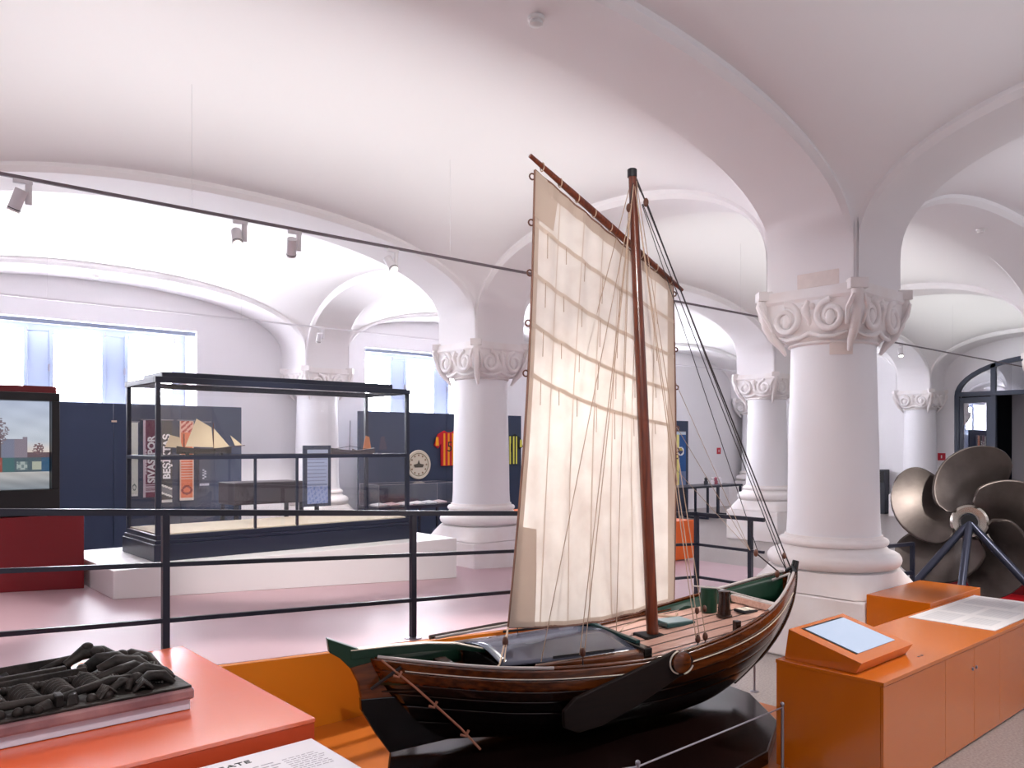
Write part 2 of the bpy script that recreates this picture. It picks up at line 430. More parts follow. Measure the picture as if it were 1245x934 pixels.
# ------------------------------------------------------------------ columns
def spiral(c, r, turns, d, start, flip=1):
    pts = []
    n = int(26*turns)
    for k in range(n+1):
        t = k/n; a = start+flip*2*PI*turns*t; q = r*(1-.78*t)
        pts.append((c[0]+q*math.cos(a), d, c[1]+q*math.sin(a)))
    return pts
def make_column(label, u, v, zb=0.0):
    t = thing('stone_column', label, 'column', (u, v, 0), group='carved stone columns')
    p = MB(); h = .60
    p.box(-h, h, -h, h, zb, .62)
    p.build('pedestal', M_stone, t, bevel=.02)
    # broached top of the pedestal: octagon narrowing
    q = MB(); ring0 = []; ring1 = []; ring2 = []
    for k in range(32):
        a = 2*PI*(k+.5)/32; cx, sy = math.cos(a), math.sin(a); m_ = max(abs(cx), abs(sy))
        ring0.append((h*cx/m_, h*sy/m_, .625)); 
        f = .45
        ring1.append(((h*cx/m_)*(1-f)+.60*cx*f, (h*sy/m_)*(1-f)+.60*sy*f, .72)); ring2.append((.60*cx, .60*sy, .82))
    vs = ring0+ring1+ring2; fs = [(i*32+k, i*32+(k+1) % 32, (i+1)*32+(k+1) % 32, (i+1)*32+k) for i in range(2) for k in range(32)]
    fs += [tuple(range(64, 96)), tuple(range(31, -1, -1))]
    q.add(vs, fs).build('pedestal_cap', M_stone, t, smooth=35)
    prof = [(.56, .822)]
    for k in range(9):
        a = -PI/2+PI*k/8; prof.append((.535+.075*math.cos(a), .905+.075*math.sin(a)))
    prof += [(.52, .985), (.50, 1.0), (.475, 1.03)]
    for k in range(7):
        a = -PI/2+PI*k/6; prof.append((.465+.035*math.cos(a), 1.07+.035*math.sin(a)))
    prof += [(.45, 1.11), (.445, 1.135)]
    MB().lathe(prof, 48).build('base_rings', M_stone, t, smooth=40)
    MB().lathe([(.43, 1.13), (.42, 1.3), (.41, 2.0), (.39, 2.75), (.385, 2.99)], 48).build('shaft', M_shaft, t, smooth=40)
    # capital
    c = MB(); rings = []; n = 64
    for (z, r, sq, mix) in ((2.93, .395, .40, 0), (2.945, .415, .40, 0), (2.965, .40, .40, 0), (2.99, .42, .42, .2), (3.04, .455, .45, .5), (3.10, .48, .47, .75), (3.17, .485, .478, .9), (3.25, .485, .48, .97), (3.34, .485, .48, 1.0)):
        R = []
        for k in range(n):
            a = 2*PI*(k+.5)/n; cx, sy = math.cos(a), math.sin(a); m_ = max(abs(cx), abs(sy))
            R.append((r*cx*(1-mix)+sq*cx/m_*mix, r*sy*(1-mix)+sq*sy/m_*mix, z))
        rings.append(R)
    vs = [x for R in rings for x in R]; L = len(rings)
    fs = [(i*n+k, i*n+(k+1) % n, (i+1)*n+(k+1) % n, (i+1)*n+k) for i in range(L-1) for k in range(n)]
    fs += [tuple(range(n-1, -1, -1)), tuple((L-1)*n+k for k in range(n))]
    cap = c.add(vs, fs).build('capital', M_stone, t, smooth=50)
    a = MB()
    a.hexa([(-.485, -.485, 3.335), (.485, -.485, 3.335), (.485, .485, 3.335), (-.485, .485, 3.335)], [(-.5, -.5, 3.36), (.5, -.5, 3.36), (.5, .5, 3.36), (-.5, .5, 3.36)])
    a.box(-.5, .5, -.5, .5, 3.36, Z_AB)
    a.build('abacus', M_stone, cap)
    # carved scrolls, leaf sprays and corner leaves, one piece per face
    scroll_me = None; leaf_me = None
    for k in range(4):
        rot = (0, 0, PI/2*k)
        if scroll_me is None:
            s_ = MB(); D = -.49
            for sx in (-1, 1):
                s_.tube(spiral((.225*sx, 3.175), .150, 1.6, D+.012, PI/2, sx), [.034-.014*i/41 for i in range(42)], 8)
                s_.sphere((.215*sx, D+.012, 3.16), .06, 10, 8, (.8, .45, 1.25))
                for q_ in range(4):
                    s_.tube([(.215*sx+.045*math.cos(q_*1.5), D+.03, 3.15+.06*math.sin(q_*1.5)), (.215*sx+.085*math.cos(q_*1.5+.5), D+.035, 3.15+.1*math.sin(q_*1.5+.5))], [.02, .008], 6)
            s_.tube([(0, D+.03, 3.34), (-.02, D+.0, 3.24), (.015, D+.03, 3.14), (0, D+.07, 3.02)], [.03, .04, .03, .02], 8)
            for sx in (-1, 1):
                s_.sphere((.045*sx, D+.02, 3.28), .035, 8, 6)
                s_.tube([(0, D+.05, 3.04), (.10*sx, D+.05, 3.0), (.24*sx, D+.06, 2.99), (.34*sx, D+.10, 3.03)], [.025, .022, .02, .012], 8)
            o = s_.build('scroll_carving', M_stone, cap, smooth=50); scroll_me = o.data
            l = MB(); C_ = .475/math.sqrt(2)*math.sqrt(2)
            def LP(dist, z): q_ = dist/math.sqrt(2); return (-q_, -q_, z)
            l.tube([LP(.655, 3.43), LP(.675, 3.33), LP(.65, 3.24), LP(.635, 3.14), LP(.575, 3.03), LP(.50, 2.95), LP(.445, 2.86)], [.05, .062, .045, .045, .042, .036, .016], 8)
            for sx in (-1, 1):
                l.tube([(-.50+.03*sx, -.50-.03*sx, 3.34), (-.47+.06*sx, -.47-.06*sx, 3.22), (-.42+.05*sx, -.42-.05*sx, 3.08)], [.02, .022, .012], 6)
            c4 = [(-.455, -.565), (-.565, -.455), (-.475, -.365), (-.365, -.475)]
            l.prism(c4, 'z', 3.385, 3.475)
            o2 = l.build('corner_leaf', M_stone, cap, smooth=50); leaf_me = o2.data
        else:
            for nm, me in (('scroll_carving', scroll_me), ('corner_leaf', leaf_me)):
                o = bpy.data.objects.new(nm, me); COL.objects.link(o); o.parent = cap; o.rotation_euler = rot
    return t
col_a = make_column('thick white column with carved capital and bare stone patch beside the orange cabinet', GU[2], GV[2])
# repaired bare-stone blocks on that capital
n = 8; vs = []
for k in range(n+1):
    a = math.radians(207+14.5*(k/n)*2.0-4)
    for r, z in ((.405, 2.83), (.405, 2.945), (.37, 2.83), (.37, 2.945)): vs.append((r*math.cos(a), r*math.sin(a), z))
fs = []
for k in range(n):
    i, j = k*4, k*4+4; fs += [(i, j, j+1, i+1), (i+1, j+1, j+3, i+3), (i, i+2, j+2, j), (i+2, i+3, j+3, j+2)]
fs += [(0, 1, 3, 2), (n*4, n*4+2, n*4+3, n*4+1)]
MB().add(vs, fs).build('bare_stone_patch', M_bare, col_a)
MB().box(-.462, -.40, -.30, .12, 3.452, 3.60).build('bare_stone_patch', M_bare, col_a, bevel=.01)
LB = {
 (2, 3): 'thick white column with carved capital at the end of the low white plinth',
 (2, 4): 'white column with carved capital standing behind the glass ship case by the windows',
 (3, 3): 'white column with carved capital behind the forestay ropes of the boat',
 (4, 3): 'white column with carved capital next to the arched glass doorway',
 (4, 4): 'white column with carved capital in the far corner by the windowed wall',
 (3, 2): 'white column with carved capital beyond the bronze propeller',
 (3, 4): 'white column with carved capital near the long table and fan scarf board',
 (1, 2): 'white column with carved capital beside the orange table with the carved relief',
 (1, 3): 'white column with carved capital at the back of the red video stand',
 (1, 4): 'white column with carved capital at the end of the scarf board',
 (4, 2): 'white column with carved capital on the far side of the arched doorway',
}
for (i, j), l in LB.items():
    make_column(l, GU[i], GV[j], zb=(ramp_z(GU[i])-.02 if (5 < GV[j] < RAMP_V and GU[i] < 11.4) else 0.0))

# ------------------------------------------------------------------ ceiling tracks and lamps
def track(v, z, label, m, u0=-8.0, u1=23.2):
    t = thing('lighting_track', label, 'lighting track', (0, v, z))
    MB().box(u0, u1, -.011, .011, 0, .024).build('rail', m, t)
    for u in GU[1:4]:
        for du in (-2.6, 2.6):
            zz = Z_SP+1.22*H(0)-z
            MB().tube([(u+du, 0, .024), (u+du, 0, 1.02)], .0018, 5).build('hanger', M_track, t)
    return t
Z_T = 3.87
tr1 = track(6.55, Z_T, 'long dark thin lighting track hung from the vault above the railing', M_trackd)
tr2 = track(11.80, Z_T, 'white lighting track hung from the vault in front of the windows', M_track)
tr0 = track(1.10, Z_T, 'lighting track hung from the vault above the orange cabinet', M_trackd)
tr3 = track(-4.33, Z_T, 'lighting track hung from the vault along the wall opposite the windows', M_trackd)
def area(name, loc, sx, sy, power, col, rot):
    L = bpy.data.lights.new(name, 'AREA'); L.shape = 'RECTANGLE'; L.size = sx; L.size_y = sy; L.energy = power; L.color = col
    o = bpy.data.objects.new(name, L); COL.objects.link(o); o.location = loc; o.rotation_euler = rot
    return o
# uplighter panels wider than the tracks; rows over and behind the camera are added fill
for v, cells, k in ((6.55, (0, 1, 2, 3), .80), (11.80, (0, 1, 2, 3), .7), (1.10, (2, 3), .8), (1.10, (0, 1), .42), (-4.33, (0, 1), 2.2), (-4.33, (2, 3), 3.2)):
    for i in cells:
        c = (GU[i]+GU[i+1])/2
        area('uplight_fill', (c, v, Z_T+.04), 6.4, 3.0, LIGHT_UP*k*1.15, (.94, .985, .93) if v > 5 else (.91, .95, 1.0), (PI, 0, 0))
spot_n = [0]
def spotlight(u, v, label, aim, power=0, ang=60, z=Z_T):
    t = thing('track_spotlight', label, 'spotlight', (u, v, z-.002), group='spotlights on the ceiling tracks')
    MB().box(-.06, .06, -.018, .018, -.03, 0).build('adapter', M_track, t, bevel=.004)
    MB().tube([(.035, 0, -.03), (.035, 0, -.17)], .022, 10).build('bracket', M_track, t, smooth=40)
    d = Vector(aim).normalized()
    c = Vector((-.03, 0, -.14))
    h = MB().tube([c-d*.07, c+d*.095], .042, 16).build('head', M_track, t, smooth=40)
    MB().tube([c+d*.072, c+d*.078], .0435, 16).build('ring', M_ink, h, smooth=40)
    MB().tube([c+d*.0945, c+d*.097], .034, 16).build('lens', M_lens, h, smooth=40)
    if power:
        L = bpy.data.lights.new('spot_beam', 'SPOT'); L.energy = power; L.spot_size = math.radians(ang); L.spot_blend = .6
        L.shadow_soft_size = .04; L.color = (1.0, .96, .92)
        o = bpy.data.objects.new('spot_beam', L); COL.objects.link(o); o.parent = t
        o.location = c+d*.11; o.rotation_euler = d.to_track_quat('-Z', 'Y').to_euler()
    return t
P = LIGHT_SPOT
spotlight(1.125, 6.55, 'white track spotlight above the red video stand', (-.3, .35, -1), P)
spotlight(2.70, 6.55, 'white track spotlight above the left end of the ship case', (-.2, -.75, -1), P)
spotlight(3.19, 6.55, 'white track spotlight above the middle of the ship case', (.3, .75, -1), P)
spotlight(4.20, 6.55, 'white track spotlight above the right end of the ship case', (.05, -.85, -1), P*1.6, 70)
spotlight(6.2, 11.80, 'white track spotlight on the track in front of the windows', (.1, .6, -1), P)
spotlight(15.4, 6.55, 'white track spotlight close to the arched glass doorway', (-.4, -.3, -1), P)
spotlight(3.12, 1.10, 'white track spotlight above the orange cabinet', (-.45, -.4, -.8), 0)
spotlight(1.6, 1.10, 'added unseen track spotlight brightening the cream sail', (.52, .62, -.22), P*1.5, 60)  # added out of view for more front light on the sail
spotlight(.2, 1.10, 'added unseen track spotlight brightening the carved relief', (.2, .95, -1), P*1.2, 50)  # this and the next two spots are added out of view as foreground wash
spotlight(7.6, 1.10, 'added unseen track spotlight brightening the bronze propeller', (.5, .6, -.9), P*1.4, 60)
spotlight(5.6, 1.10, 'added unseen track spotlight brightening the touchscreen cabinet', (-.1, .4, -1), P, 70)

def detector(u, v, z, label):
    t = thing('smoke_detector', label, 'smoke detector', (u, v, z), group='smoke detectors on the vault')
    MB().lathe([(.055, .0), (.055, -.02), (.05, -.025)], 24).build('mount', M_white, t, smooth=40)
    MB().lathe([(.04, -.0255), (.045, -.05), (.03, -.06)], 24).build('sensor', M_white, t, smooth=40)
    return t

# ------------------------------------------------------------------ ramp railing
rl = thing('metal_railing', 'dark steel railing with three rails along the edge of the ramp', 'railing')
RV = 5.28
posts = [-3.8, -1.07, 1.69, 3.57, 5.43, 7.28]
for u in posts:
    z = ramp_z(u)
    MB().box(u-.022, u+.022, RV-.022, RV+.022, z, z+.98).build('post', M_steel, rl, bevel=.003)
    MB().lathe([(.07, 0), (.07, .008), (.03, .012)], 20, (u, RV, z)).build('foot_plate', M_chrome, rl)
def bar(p, q, r, par, m=M_steel):
    p, q = Vector(p), Vector(q); d = (q-p).normalized(); s_ = d.cross(Vector((0, 0, 1))).normalized()*r; up = Vector((0, 0, r))
    return MB().hexa([p-s_-up, q-s_-up, q+s_-up, p+s_-up], [p-s_+up, q-s_+up, q+s_+up, p+s_+up]).build('rail', m, par)
for h, r in ((.985, .02), (.655, .014), (.30, .014)):
    bar((-4.2, RV, ramp_z(-4.2)+h), (7.3, RV, ramp_z(7.3)+h), r, rl)
    bar((7.28, RV, ramp_z(7.3)+h), (7.32, 4.48, ramp_z(7.3)+h-.012), r, rl)
MB().box(7.30, 7.345, 4.62, 4.66, ramp_z(7.32), ramp_z(7.3)+.98).build('post', M_steel, rl)
rl2 = thing('metal_railing', 'short dark steel railing between the thick column and the bronze propeller', 'railing')
for u in (8.35, 8.98): MB().box(u-.02, u+.02, 3.68, 3.72, 0, .93).build('post', M_steel, rl2)
for h in (.93, .62, .3): bar((8.2, 3.7, h+.02), (9.0, 3.7, h-.01), .018, rl2)

# ------------------------------------------------------------------ white plinth and the big glass case
pl = MB(); x0, x1, y0, y1 = 2.11, 6.10, 8.05, 9.85
b = MB().hexa([(x0, y0, ramp_z(x0)), (x1, y0, ramp_z(x1)), (x1, y1, ramp_z(x1)), (x0, y1, ramp_z(x0))], [(x0, y0, .82), (x1, y0, .82), (x1, y1, .82), (x0, y1, .82)])
tag(b.build('display_plinth', M_white, bevel=.006), 'low white wedge plinth carrying the glass ship case on the ramp', 'plinth')
case = thing('display_case', 'large glass display case with blue black steel frame on white plinth', 'display case', (2.6, 8.4, .82))
CW, CD = 3.03, 1.03
bs = MB()
bs.box(-.03, CW+.03, -.03, CD+.03, 0, .17).box(-.015, CW+.015, -.015, CD+.015, .17, .21).box(0, CW, 0, CD, .21, .26)
bs.build('base', M_case, case, bevel=.006)
MB().box(.03, CW-.03, .03, CD-.03, .26, .272).build('case_floor', M_sand, case)
for x in (0, CW-.045):
    for y in (0, CD-.045):
        MB().box(x, x+.045, y, y+.045, .26, 1.80).build('corner_post', M_case, case, bevel=.003)
tp = MB(); tp.box(-.01, CW+.01, -.01, .05, 1.80, 1.86).box(-.01, CW+.01, CD-.05, CD+.01, 1.80, 1.86).box(-.01, .05, .05, CD-.05, 1.80, 1.86).box(CW-.05, CW+.01, .05, CD-.05, 1.80, 1.86)
top = tp.build('top_frame', M_case, case, bevel=.004)
MB().box(.05, CW-.05, .05, CD-.05, 1.83, 1.84).build('top_pane', M_glass, top)
MB().box(.12, CW-.12, .2, CD-.2, 1.862, 1.93).build('lamp_box', M_case, top, bevel=.01)
sh = MB(); zs = 1.02
sh.box(.046, CW-.046, .0, .03, zs, zs+.04).box(.046, CW-.046, CD-.03, CD, zs, zs+.04).box(0, .03, .046, CD-.046, zs, zs+.04).box(CW-.03, CW, .046, CD-.046, zs, zs+.04)
shelf = sh.build('shelf_frame', M_case, case)
MB().box(.03, CW-.03, .03, CD-.03, zs+.02, zs+.032).build('shelf_glass', M_glass, shelf)
for x in (1.03, 1.52): MB().box(x, x+.025, .02, .045, .26, zs).build('shelf_support', M_case, case)
for (a, c, e, f) in ((.045, CW-.045, .018, .024), (.045, CW-.045, CD-.024, CD-.018)):
    MB().box(a, c, e, f, .262, 1.8).build('glass_pane', M_glass, case)
for x in (.018, CW-.024): MB().box(x, x+.006, .045, CD-.045, .262, 1.8).build('glass_pane', M_glass, case)

M_sailm = mat('model_sail_cloth', 'd8c6a6', .8)
def model_hull(L, B, D, sheer=.03, n=14):
    b = MB(); rows = []
    for i in range(n+1):
        t = i/n; x = L*(t-.5); hb = B*math.sin(PI*min(max(t*.96+.02, 0), 1))**.55
        zt = D+sheer*(2*t-1)**2
        rows.append([(x, -hb, zt), (x, -hb*.85, D*.4), (x, 0, 0), (x, hb*.85, D*.4), (x, hb, zt)])
    vs = [p for r in rows for p in r]; fs = [(i*5+k, i*5+(k+1) % 5, (i+1)*5+(k+1) % 5, (i+1)*5+k) for i in range(n) for k in range(5)]
    fs += [(0, 1, 2, 3, 4), tuple(n*5+k for k in (4, 3, 2, 1, 0))]
    return b.add(vs, fs)
SZ = .82+1.053
m1 = thing('model_ship', 'model schooner with four cream sails on the glass shelf', 'model ship', (3.27, 8.92, SZ))
model_hull(.60, .05, .055).build('hull', mat('model_hull_dark', '33302f', .4), m1, smooth=40, loc=(0, 0, .02))
for x in (-.2, .17): MB().box(x, x+.03, -.02, .02, 0, .03).build('cradle_block', M_black, m1)
def flat_sail(name, pts, par, m, y=0.0, th=.004): return MB().prism(pts, 'y', y-th/2, y+th/2).build(name, m, par)
flat_sail('sail', [(-.42, .095), (-.235, .085), (-.27, .20), (-.365, .225)], m1, M_sailm, .0)
flat_sail('sail', [(-.21, .10), (.095, .09), (.075, .31), (-.09, .405)], m1, M_sailm, -.01)
flat_sail('sail', [(.105, .075), (.29, .095), (.11, .30)], m1, M_sailm, .01)
flat_sail('sail', [(.29, .225), (.43, .115), (.345, .11)], m1, M_sailm, .0)
for x, h in ((-.22, .24), (.1, .36)): MB().tube([(x, 0, .06), (x, 0, h)], .005, 6).build('mast', M_block, m1)
MB().tube([(.27, 0, .09), (.46, 0, .112)], .004, 6).build('bowsprit', M_block, m1)
m2 = thing('model_ship', 'long low model barge with bare mast on the glass shelf', 'model ship', (5.13, 8.92, SZ))
model_hull(.62, .05, .05).build('hull', mat('model_hull_grey', '4b454a', .45), m2, smooth=40, loc=(0, 0, .0))
MB().tube([(-.05, 0, .04), (-.04, 0, .42)], .004, 6).build('mast', M_ink, m2)
MB().tube([(-.04, 0, .10), (.26, 0, .055)], .003, 6).build('boom', M_ink, m2)
MB().tube([(-.3, 0, .06), (-.04, 0, .10)], .003, 6).build('stay', M_ink, m2)
m3 = thing('model_ship', 'tiny model boat with one orange sail on the glass shelf', 'model ship', (5.42, 9.18, SZ))
model_hull(.3, .035, .035).build('hull', mat('model_hull_brown', '4a3029', .45), m3, smooth=40)
flat_sail('sail', [(.0, .05), (.13, .05), (.10, .22), (.045, .235)], m3, mat('orange_sail', 'd98a58', .8))
MB().tube([(.06, .01, .03), (.06, .01, .24)], .004, 6).build('mast', M_block, m3)

# ------------------------------------------------------------------ red video stand
vb = thing('video_stand', 'dark red block stand with upright panel for the video screen', 'stand', (-.35, 8.85, 0))
VS = .68
b = MB().hexa([(VS, 0, ramp_z(VS-.35)), (2.40, 0, ramp_z(2.05)), (2.40, .8, ramp_z(2.05)), (VS, .8, ramp_z(VS-.35))], [(VS, 0, 1.30), (2.40, 0, 1.30), (2.40, .8, 1.30), (VS, .8, 1.30)])
b.build('block', M_red, vb, bevel=.004)
MB().box(.69, 2.20, .22, .32, 1.301, 2.575).build('back_panel', M_red, vb, bevel=.004)
MB().box(2.201, 2.216, .22, .32, 1.31, 2.04).build('edge_strip', M_white, vb)
tv = thing('video_screen', 'black framed video screen showing a street scene on red stand', 'screen', (.18, 8.92, 1.302))
f = MB(); f.box(0, 1.67, .0, .14, .02, .255).box(0, 1.67, 0, .14, 1.12, 1.20).box(0, .07, 0, .14, .255, 1.12).box(1.60, 1.67, 0, .14, .255, 1.12)
f.box(.07, 1.60, .09, .14, .255, 1.12).box(.2, 1.4, .0, .12, 0, .02)
f.build('frame', M_black, tv, bevel=.006)
def street(x, y):
    # right third carries tree, house, containers
    import math as m_
    sky = (186-30*max(0, y-.6), 194-24*max(0, y-.6), 205)
    if y > .36:
        c = sky
        if y < .55: k = (.55-y)/.19; c = (186+32*k, 194+0*k, 205-28*k)
        c = tuple(q+6*m_.sin(23*x+9*y)*m_.sin(31*y) for q in c)
        dx, dy = (x-.715)/.065, (y-.66)/.17
        hs = m_.sin(x*1271.7+y*3117.1)*43758.5; hs -= m_.floor(hs)
        if dx*dx+dy*dy < .8+.35*m_.sin(60*x)*m_.sin(50*y) and hs > .22+.45*(dx*dx+dy*dy): return (96+24*hs, 84+24*hs, 92+24*hs)
        if abs(x-.722) < .006+.012*(.6-y) and y < .62: return (80, 62, 66)
        if .735 < x < .875 and y < .57+.02*(x > .85): return (112, 116, 136) if x < .80 else (126, 116, 128)
        if x >= .70 and x <= .735 and y < .52: return (112, 118, 132)
        dx, dy = (x-.935)/.035, (y-.46)/.06
        if dx*dx+dy*dy < 1 and hs > .35: return (112, 88, 92)
        if x > .875 and y < .42: return (96, 78, 84)
        if x < .7 and y < .5+.05*m_.sin(9*x): return (104, 96, 104)
        return c
    if y > .20:
        if x > .735 and x < .80: return (62, 98, 100)
        if x <= .735 and x > .66: return (140, 72, 62)
        if .815 < x < .872 and .22 < y < .31: return (150, 160, 158) if m_.sin(150*x)*m_.sin(90*y) > -.2 else (100, 116, 118)
        if .90 < x < .955 and .22 < y < .31: return (160, 164, 150)
        if x >= .955: return (50, 84, 112)
        return (70, 88, 96)
    k = y/.20
    c = (120+60*k, 128+50*k, 136+40*k)
    return tuple(q+10*m_.sin(20*x+60*y)*m_.sin(14*x) for q in c)
sc = painted('picture', street, 1.52, .86, 152, 86, M_screen, tv); sc.location = (.075, .085, .257)

# ------------------------------------------------------------------ orange table with the carved relief
TB = (.33, 1.66, 3.22, 4.88, .80)
tb = thing('orange_table', 'orange red block table carrying the dark carved relief', 'table', (TB[0], TB[2], 0))
MB().box(0, TB[1]-TB[0], 0, TB[3]-TB[2], .013, .78).build('body', M_orange_shaded, tb)
MB().box(-.003, TB[1]-TB[0]+.003, -.003, TB[3]-TB[2]+.003, .78, .80).build('top_board', M_oranget, tb, bevel=.003)
sg = thing('text_panel', 'white printed text panel fixed to the front of the orange table', 'sign', (.35, 2.55, .0))
MB().box(0, 1.26, 0, .60, .725, .742).build('board', mat('pale_grey_print_board', 'c6c2cb', .5), sg, bevel=.002)
MB().box(.55, .75, .15, .60, .012, .725).build('bracket', M_oranget, sg)
text('title', 'OPEN GATE', .042, M_ink, sg, (.655, .515, .743), (0, 0, 0), sx=1.35)
random.seed(3)
b = MB()
for r in range(11):
    x = .60
    while x < (1.02 if r % 4 != 3 else .85):
        L = random.uniform(.015, .05); b.box(x, x+L, .455-.027*r, .463-.027*r, .7425, .7428); x += L+.009
for r in range(8):
    x = 1.06
    while x < 1.2:
        L = random.uniform(.012, .03); b.box(x, x+L, .455-.02*r, .460-.02*r, .7425, .7428); x += L+.007
tag(b.build('text_lines', M_greytext, sg), kind='stuff')

rb = thing('support_board', 'flat pale grey board under the carved relief', 'board', (-.35, 3.69, .802))
tag(MB().box(.74, 1.64, 0, .62, 0, .05).build('slab', mat('pale_grey_board', 'b9b4c2', .5), rb, bevel=.004))
cr = thing('carved_relief', 'dark carved wooden relief lying on a pale board on the orange table', 'relief', (-.40, 3.66, .8535))
b = MB()
n = 60
def slabtop(t): return .055+.008*math.sin(9*t)
vs = []
b.box(.78, 1.70, .0, .66, 0, .05)
b.build('panel', M_carveedge, cr, bevel=.012)
MB().box(.79, 1.69, .012, .645, .0505, .062).build('ground', M_carve, cr, bevel=.004)
Zr = .06
rc = random.Random(5)
# long ledges (carved mouldings)
for (x0, x1, y0, y1, z1) in ((.80, 1.30, .50, .54, .105), (.80, 1.36, .455, .495, .09), (.82, .98, .42, .45, .08), (1.02, 1.20, .42, .452, .085), (.80, 1.36, .385, .415, .115), (.82, .98, .55, .61, .085), (1.02, 1.08, .545, .62, .10), (1.16, 1.30, .55, .605, .09), (.80, 1.34, .625, .652, .12)):
    MB().hexa([(x0, y0, Zr), (x1, y0, Zr), (x1, y1, Zr), (x0, y1, Zr)], [(x0+.01, y0+.008, z1), (x1-.01, y0+.008, z1+.01), (x1-.01, y1-.008, z1+.01), (x0+.01, y1-.008, z1)]).build('ledge', M_carve, cr, bevel=.005)
# row of ribbed coils (shell-like barrels)
for x in (.85, .95, 1.076, 1.204, 1.323):
    b = MB()
    for q in range(6):
        y = .315-.026*q; r = .046-.0025*q
        ring = [(x+.004*q+r*math.cos(PI*k/10), y, Zr-.004+r*1.15*math.sin(PI*k/10)) for k in range(11)]
        b.tube(ring, .0125, 7)
    b.build('ribbed_coil', M_carve, cr, smooth=60)
    MB().sphere((x+.008, .25, Zr), .042, 10, 8, (.9, 1.9, 1)).build('coil_core', M_carve, cr, smooth=60)
    for q in range(4): MB().sphere((x+.045+.02*q, .345+.006*(q % 2), Zr+.03), .016, 8, 6, (1.2, 1, 1.1)).build('bead', M_carve, cr, smooth=60)
# a long carved pole with ribbon, fruit clusters and scrolls along the front edge
MB().tube([(.80, .115, .09), (.9, .11, .092), (1.0, .10, .094), (1.16, .105, .092)], [.018, .02, .019, .018], 8).build('carved_pole', M_carve, cr, smooth=60)
MB().tube([(1.18, .10, .085), (1.26, .12, .098), (1.38, .155, .108), (1.48, .19, .10)], [.02, .017, .021, .012], 8).build('carved_pole', M_carve, cr, smooth=60)
MB().box(1.155, 1.185, .05, .12, Zr, .112).build('pole_block', M_carve, cr, bevel=.006)
MB().hexa([(1.19, .04, Zr), (1.24, .05, Zr), (1.26, .12, Zr), (1.20, .11, Zr)], [(1.20, .06, .10), (1.23, .06, .105), (1.24, .10, .11), (1.21, .10, .10)]).build('carved_tassel', M_carve, cr, bevel=.008)
for (cx, cy, k) in ((.86, .05, 4), (1.02, .045, 3), (1.29, .06, 3)):
    for q in range(k): MB().sphere((cx+.033*q, cy+rc.uniform(-.008, .010), Zr+.012), .022, 10, 8, (1, .85, 1)).build('carved_fruit', M_carve, cr, smooth=60)
MB().hexa([(1.05, .03, Zr), (1.15, .045, Zr), (1.15, .11, Zr), (1.07, .09, Zr)], [(1.08, .05, .085), (1.14, .055, .10), (1.14, .10, .10), (1.08, .08, .085)]).build('carved_leaf', M_carve, cr, bevel=.01)
# entwined figure and foliage at the right end
limbs = [([(1.36, .50, .085), (1.42, .475, .125), (1.49, .445, .13), (1.55, .40, .10)], [.026, .036, .034, .018]),
         ([(1.30, .585, .10), (1.38, .60, .145), (1.46, .575, .14), (1.54, .53, .10)], [.018, .032, .03, .018]),
         ([(1.40, .39, .10), (1.47, .37, .135), (1.55, .345, .125), (1.61, .29, .085)], [.024, .03, .03, .016]),
         ([(1.36, .30, .085), (1.44, .27, .115), (1.52, .275, .125), (1.59, .31, .09)], [.016, .022, .025, .016]),
         ([(1.50, .53, .095), (1.57, .50, .125), (1.63, .43, .11), (1.655, .35, .075)], [.018, .027, .027, .016]),
         ([(1.38, .12, .075), (1.43, .14, .10), (1.46, .115, .10), (1.44, .085, .07)], [.016, .02, .02, .012]),
         ([(1.48, .10, .08), (1.54, .13, .105), (1.60, .12, .10), (1.64, .09, .065)], [.016, .024, .024, .012]),
         ([(1.46, .21, .09), (1.55, .22, .12), (1.62, .20, .10), (1.655, .15, .07)], [.018, .026, .022, .012]),
         ([(1.20, .60, .09), (1.30, .625, .115), (1.42, .64, .12), (1.52, .62, .09)], [.012, .018, .018, .010])]
for p, r in limbs: MB().tube(p, r, 10).build('carved_limb', M_carve, cr, smooth=60)
for (x, y, z, r) in ((1.40, .60, .165, .03), (1.43, .54, .15, .034), (1.52, .47, .135, .03), (1.575, .42, .12, .032), (1.50, .165, .095, .03), (1.56, .18, .09, .028), (1.46, .30, .10, .024), (1.62, .26, .09, .028), (1.58, .36, .125, .026), (1.34, .44, .11, .024)):
    MB().sphere((x, y, z), r, 12, 9, (1, .9, .85)).build('carved_knob', M_carve, cr, smooth=60)
for (x, y, a) in ((1.35, .08, .3), (1.40, .20, 1.2), (1.50, .07, -.2), (1.60, .15, .8), (1.33, .36, .6), (1.42, .24, 2.2), (1.62, .34, 1.0), (1.36, .16, 1.8), (1.54, .56, .2), (1.56, .28, -.5), (1.63, .22, .4), (1.44, .36, .2)):
    c_, s_ = math.cos(a), math.sin(a); b = MB()
    for q in range(4):
        o_ = (q-1.5)*.014
        b.tube([(x-.038*c_-o_*s_, y-.038*s_+o_*c_, Zr+.006), (x-o_*s_, y+o_*c_, Zr+.045), (x+.038*c_-o_*s_, y+.038*s_+o_*c_, Zr+.012)], [.007, .011, .006], 6)
    b.build('carved_leaf', M_carve, cr, smooth=60)

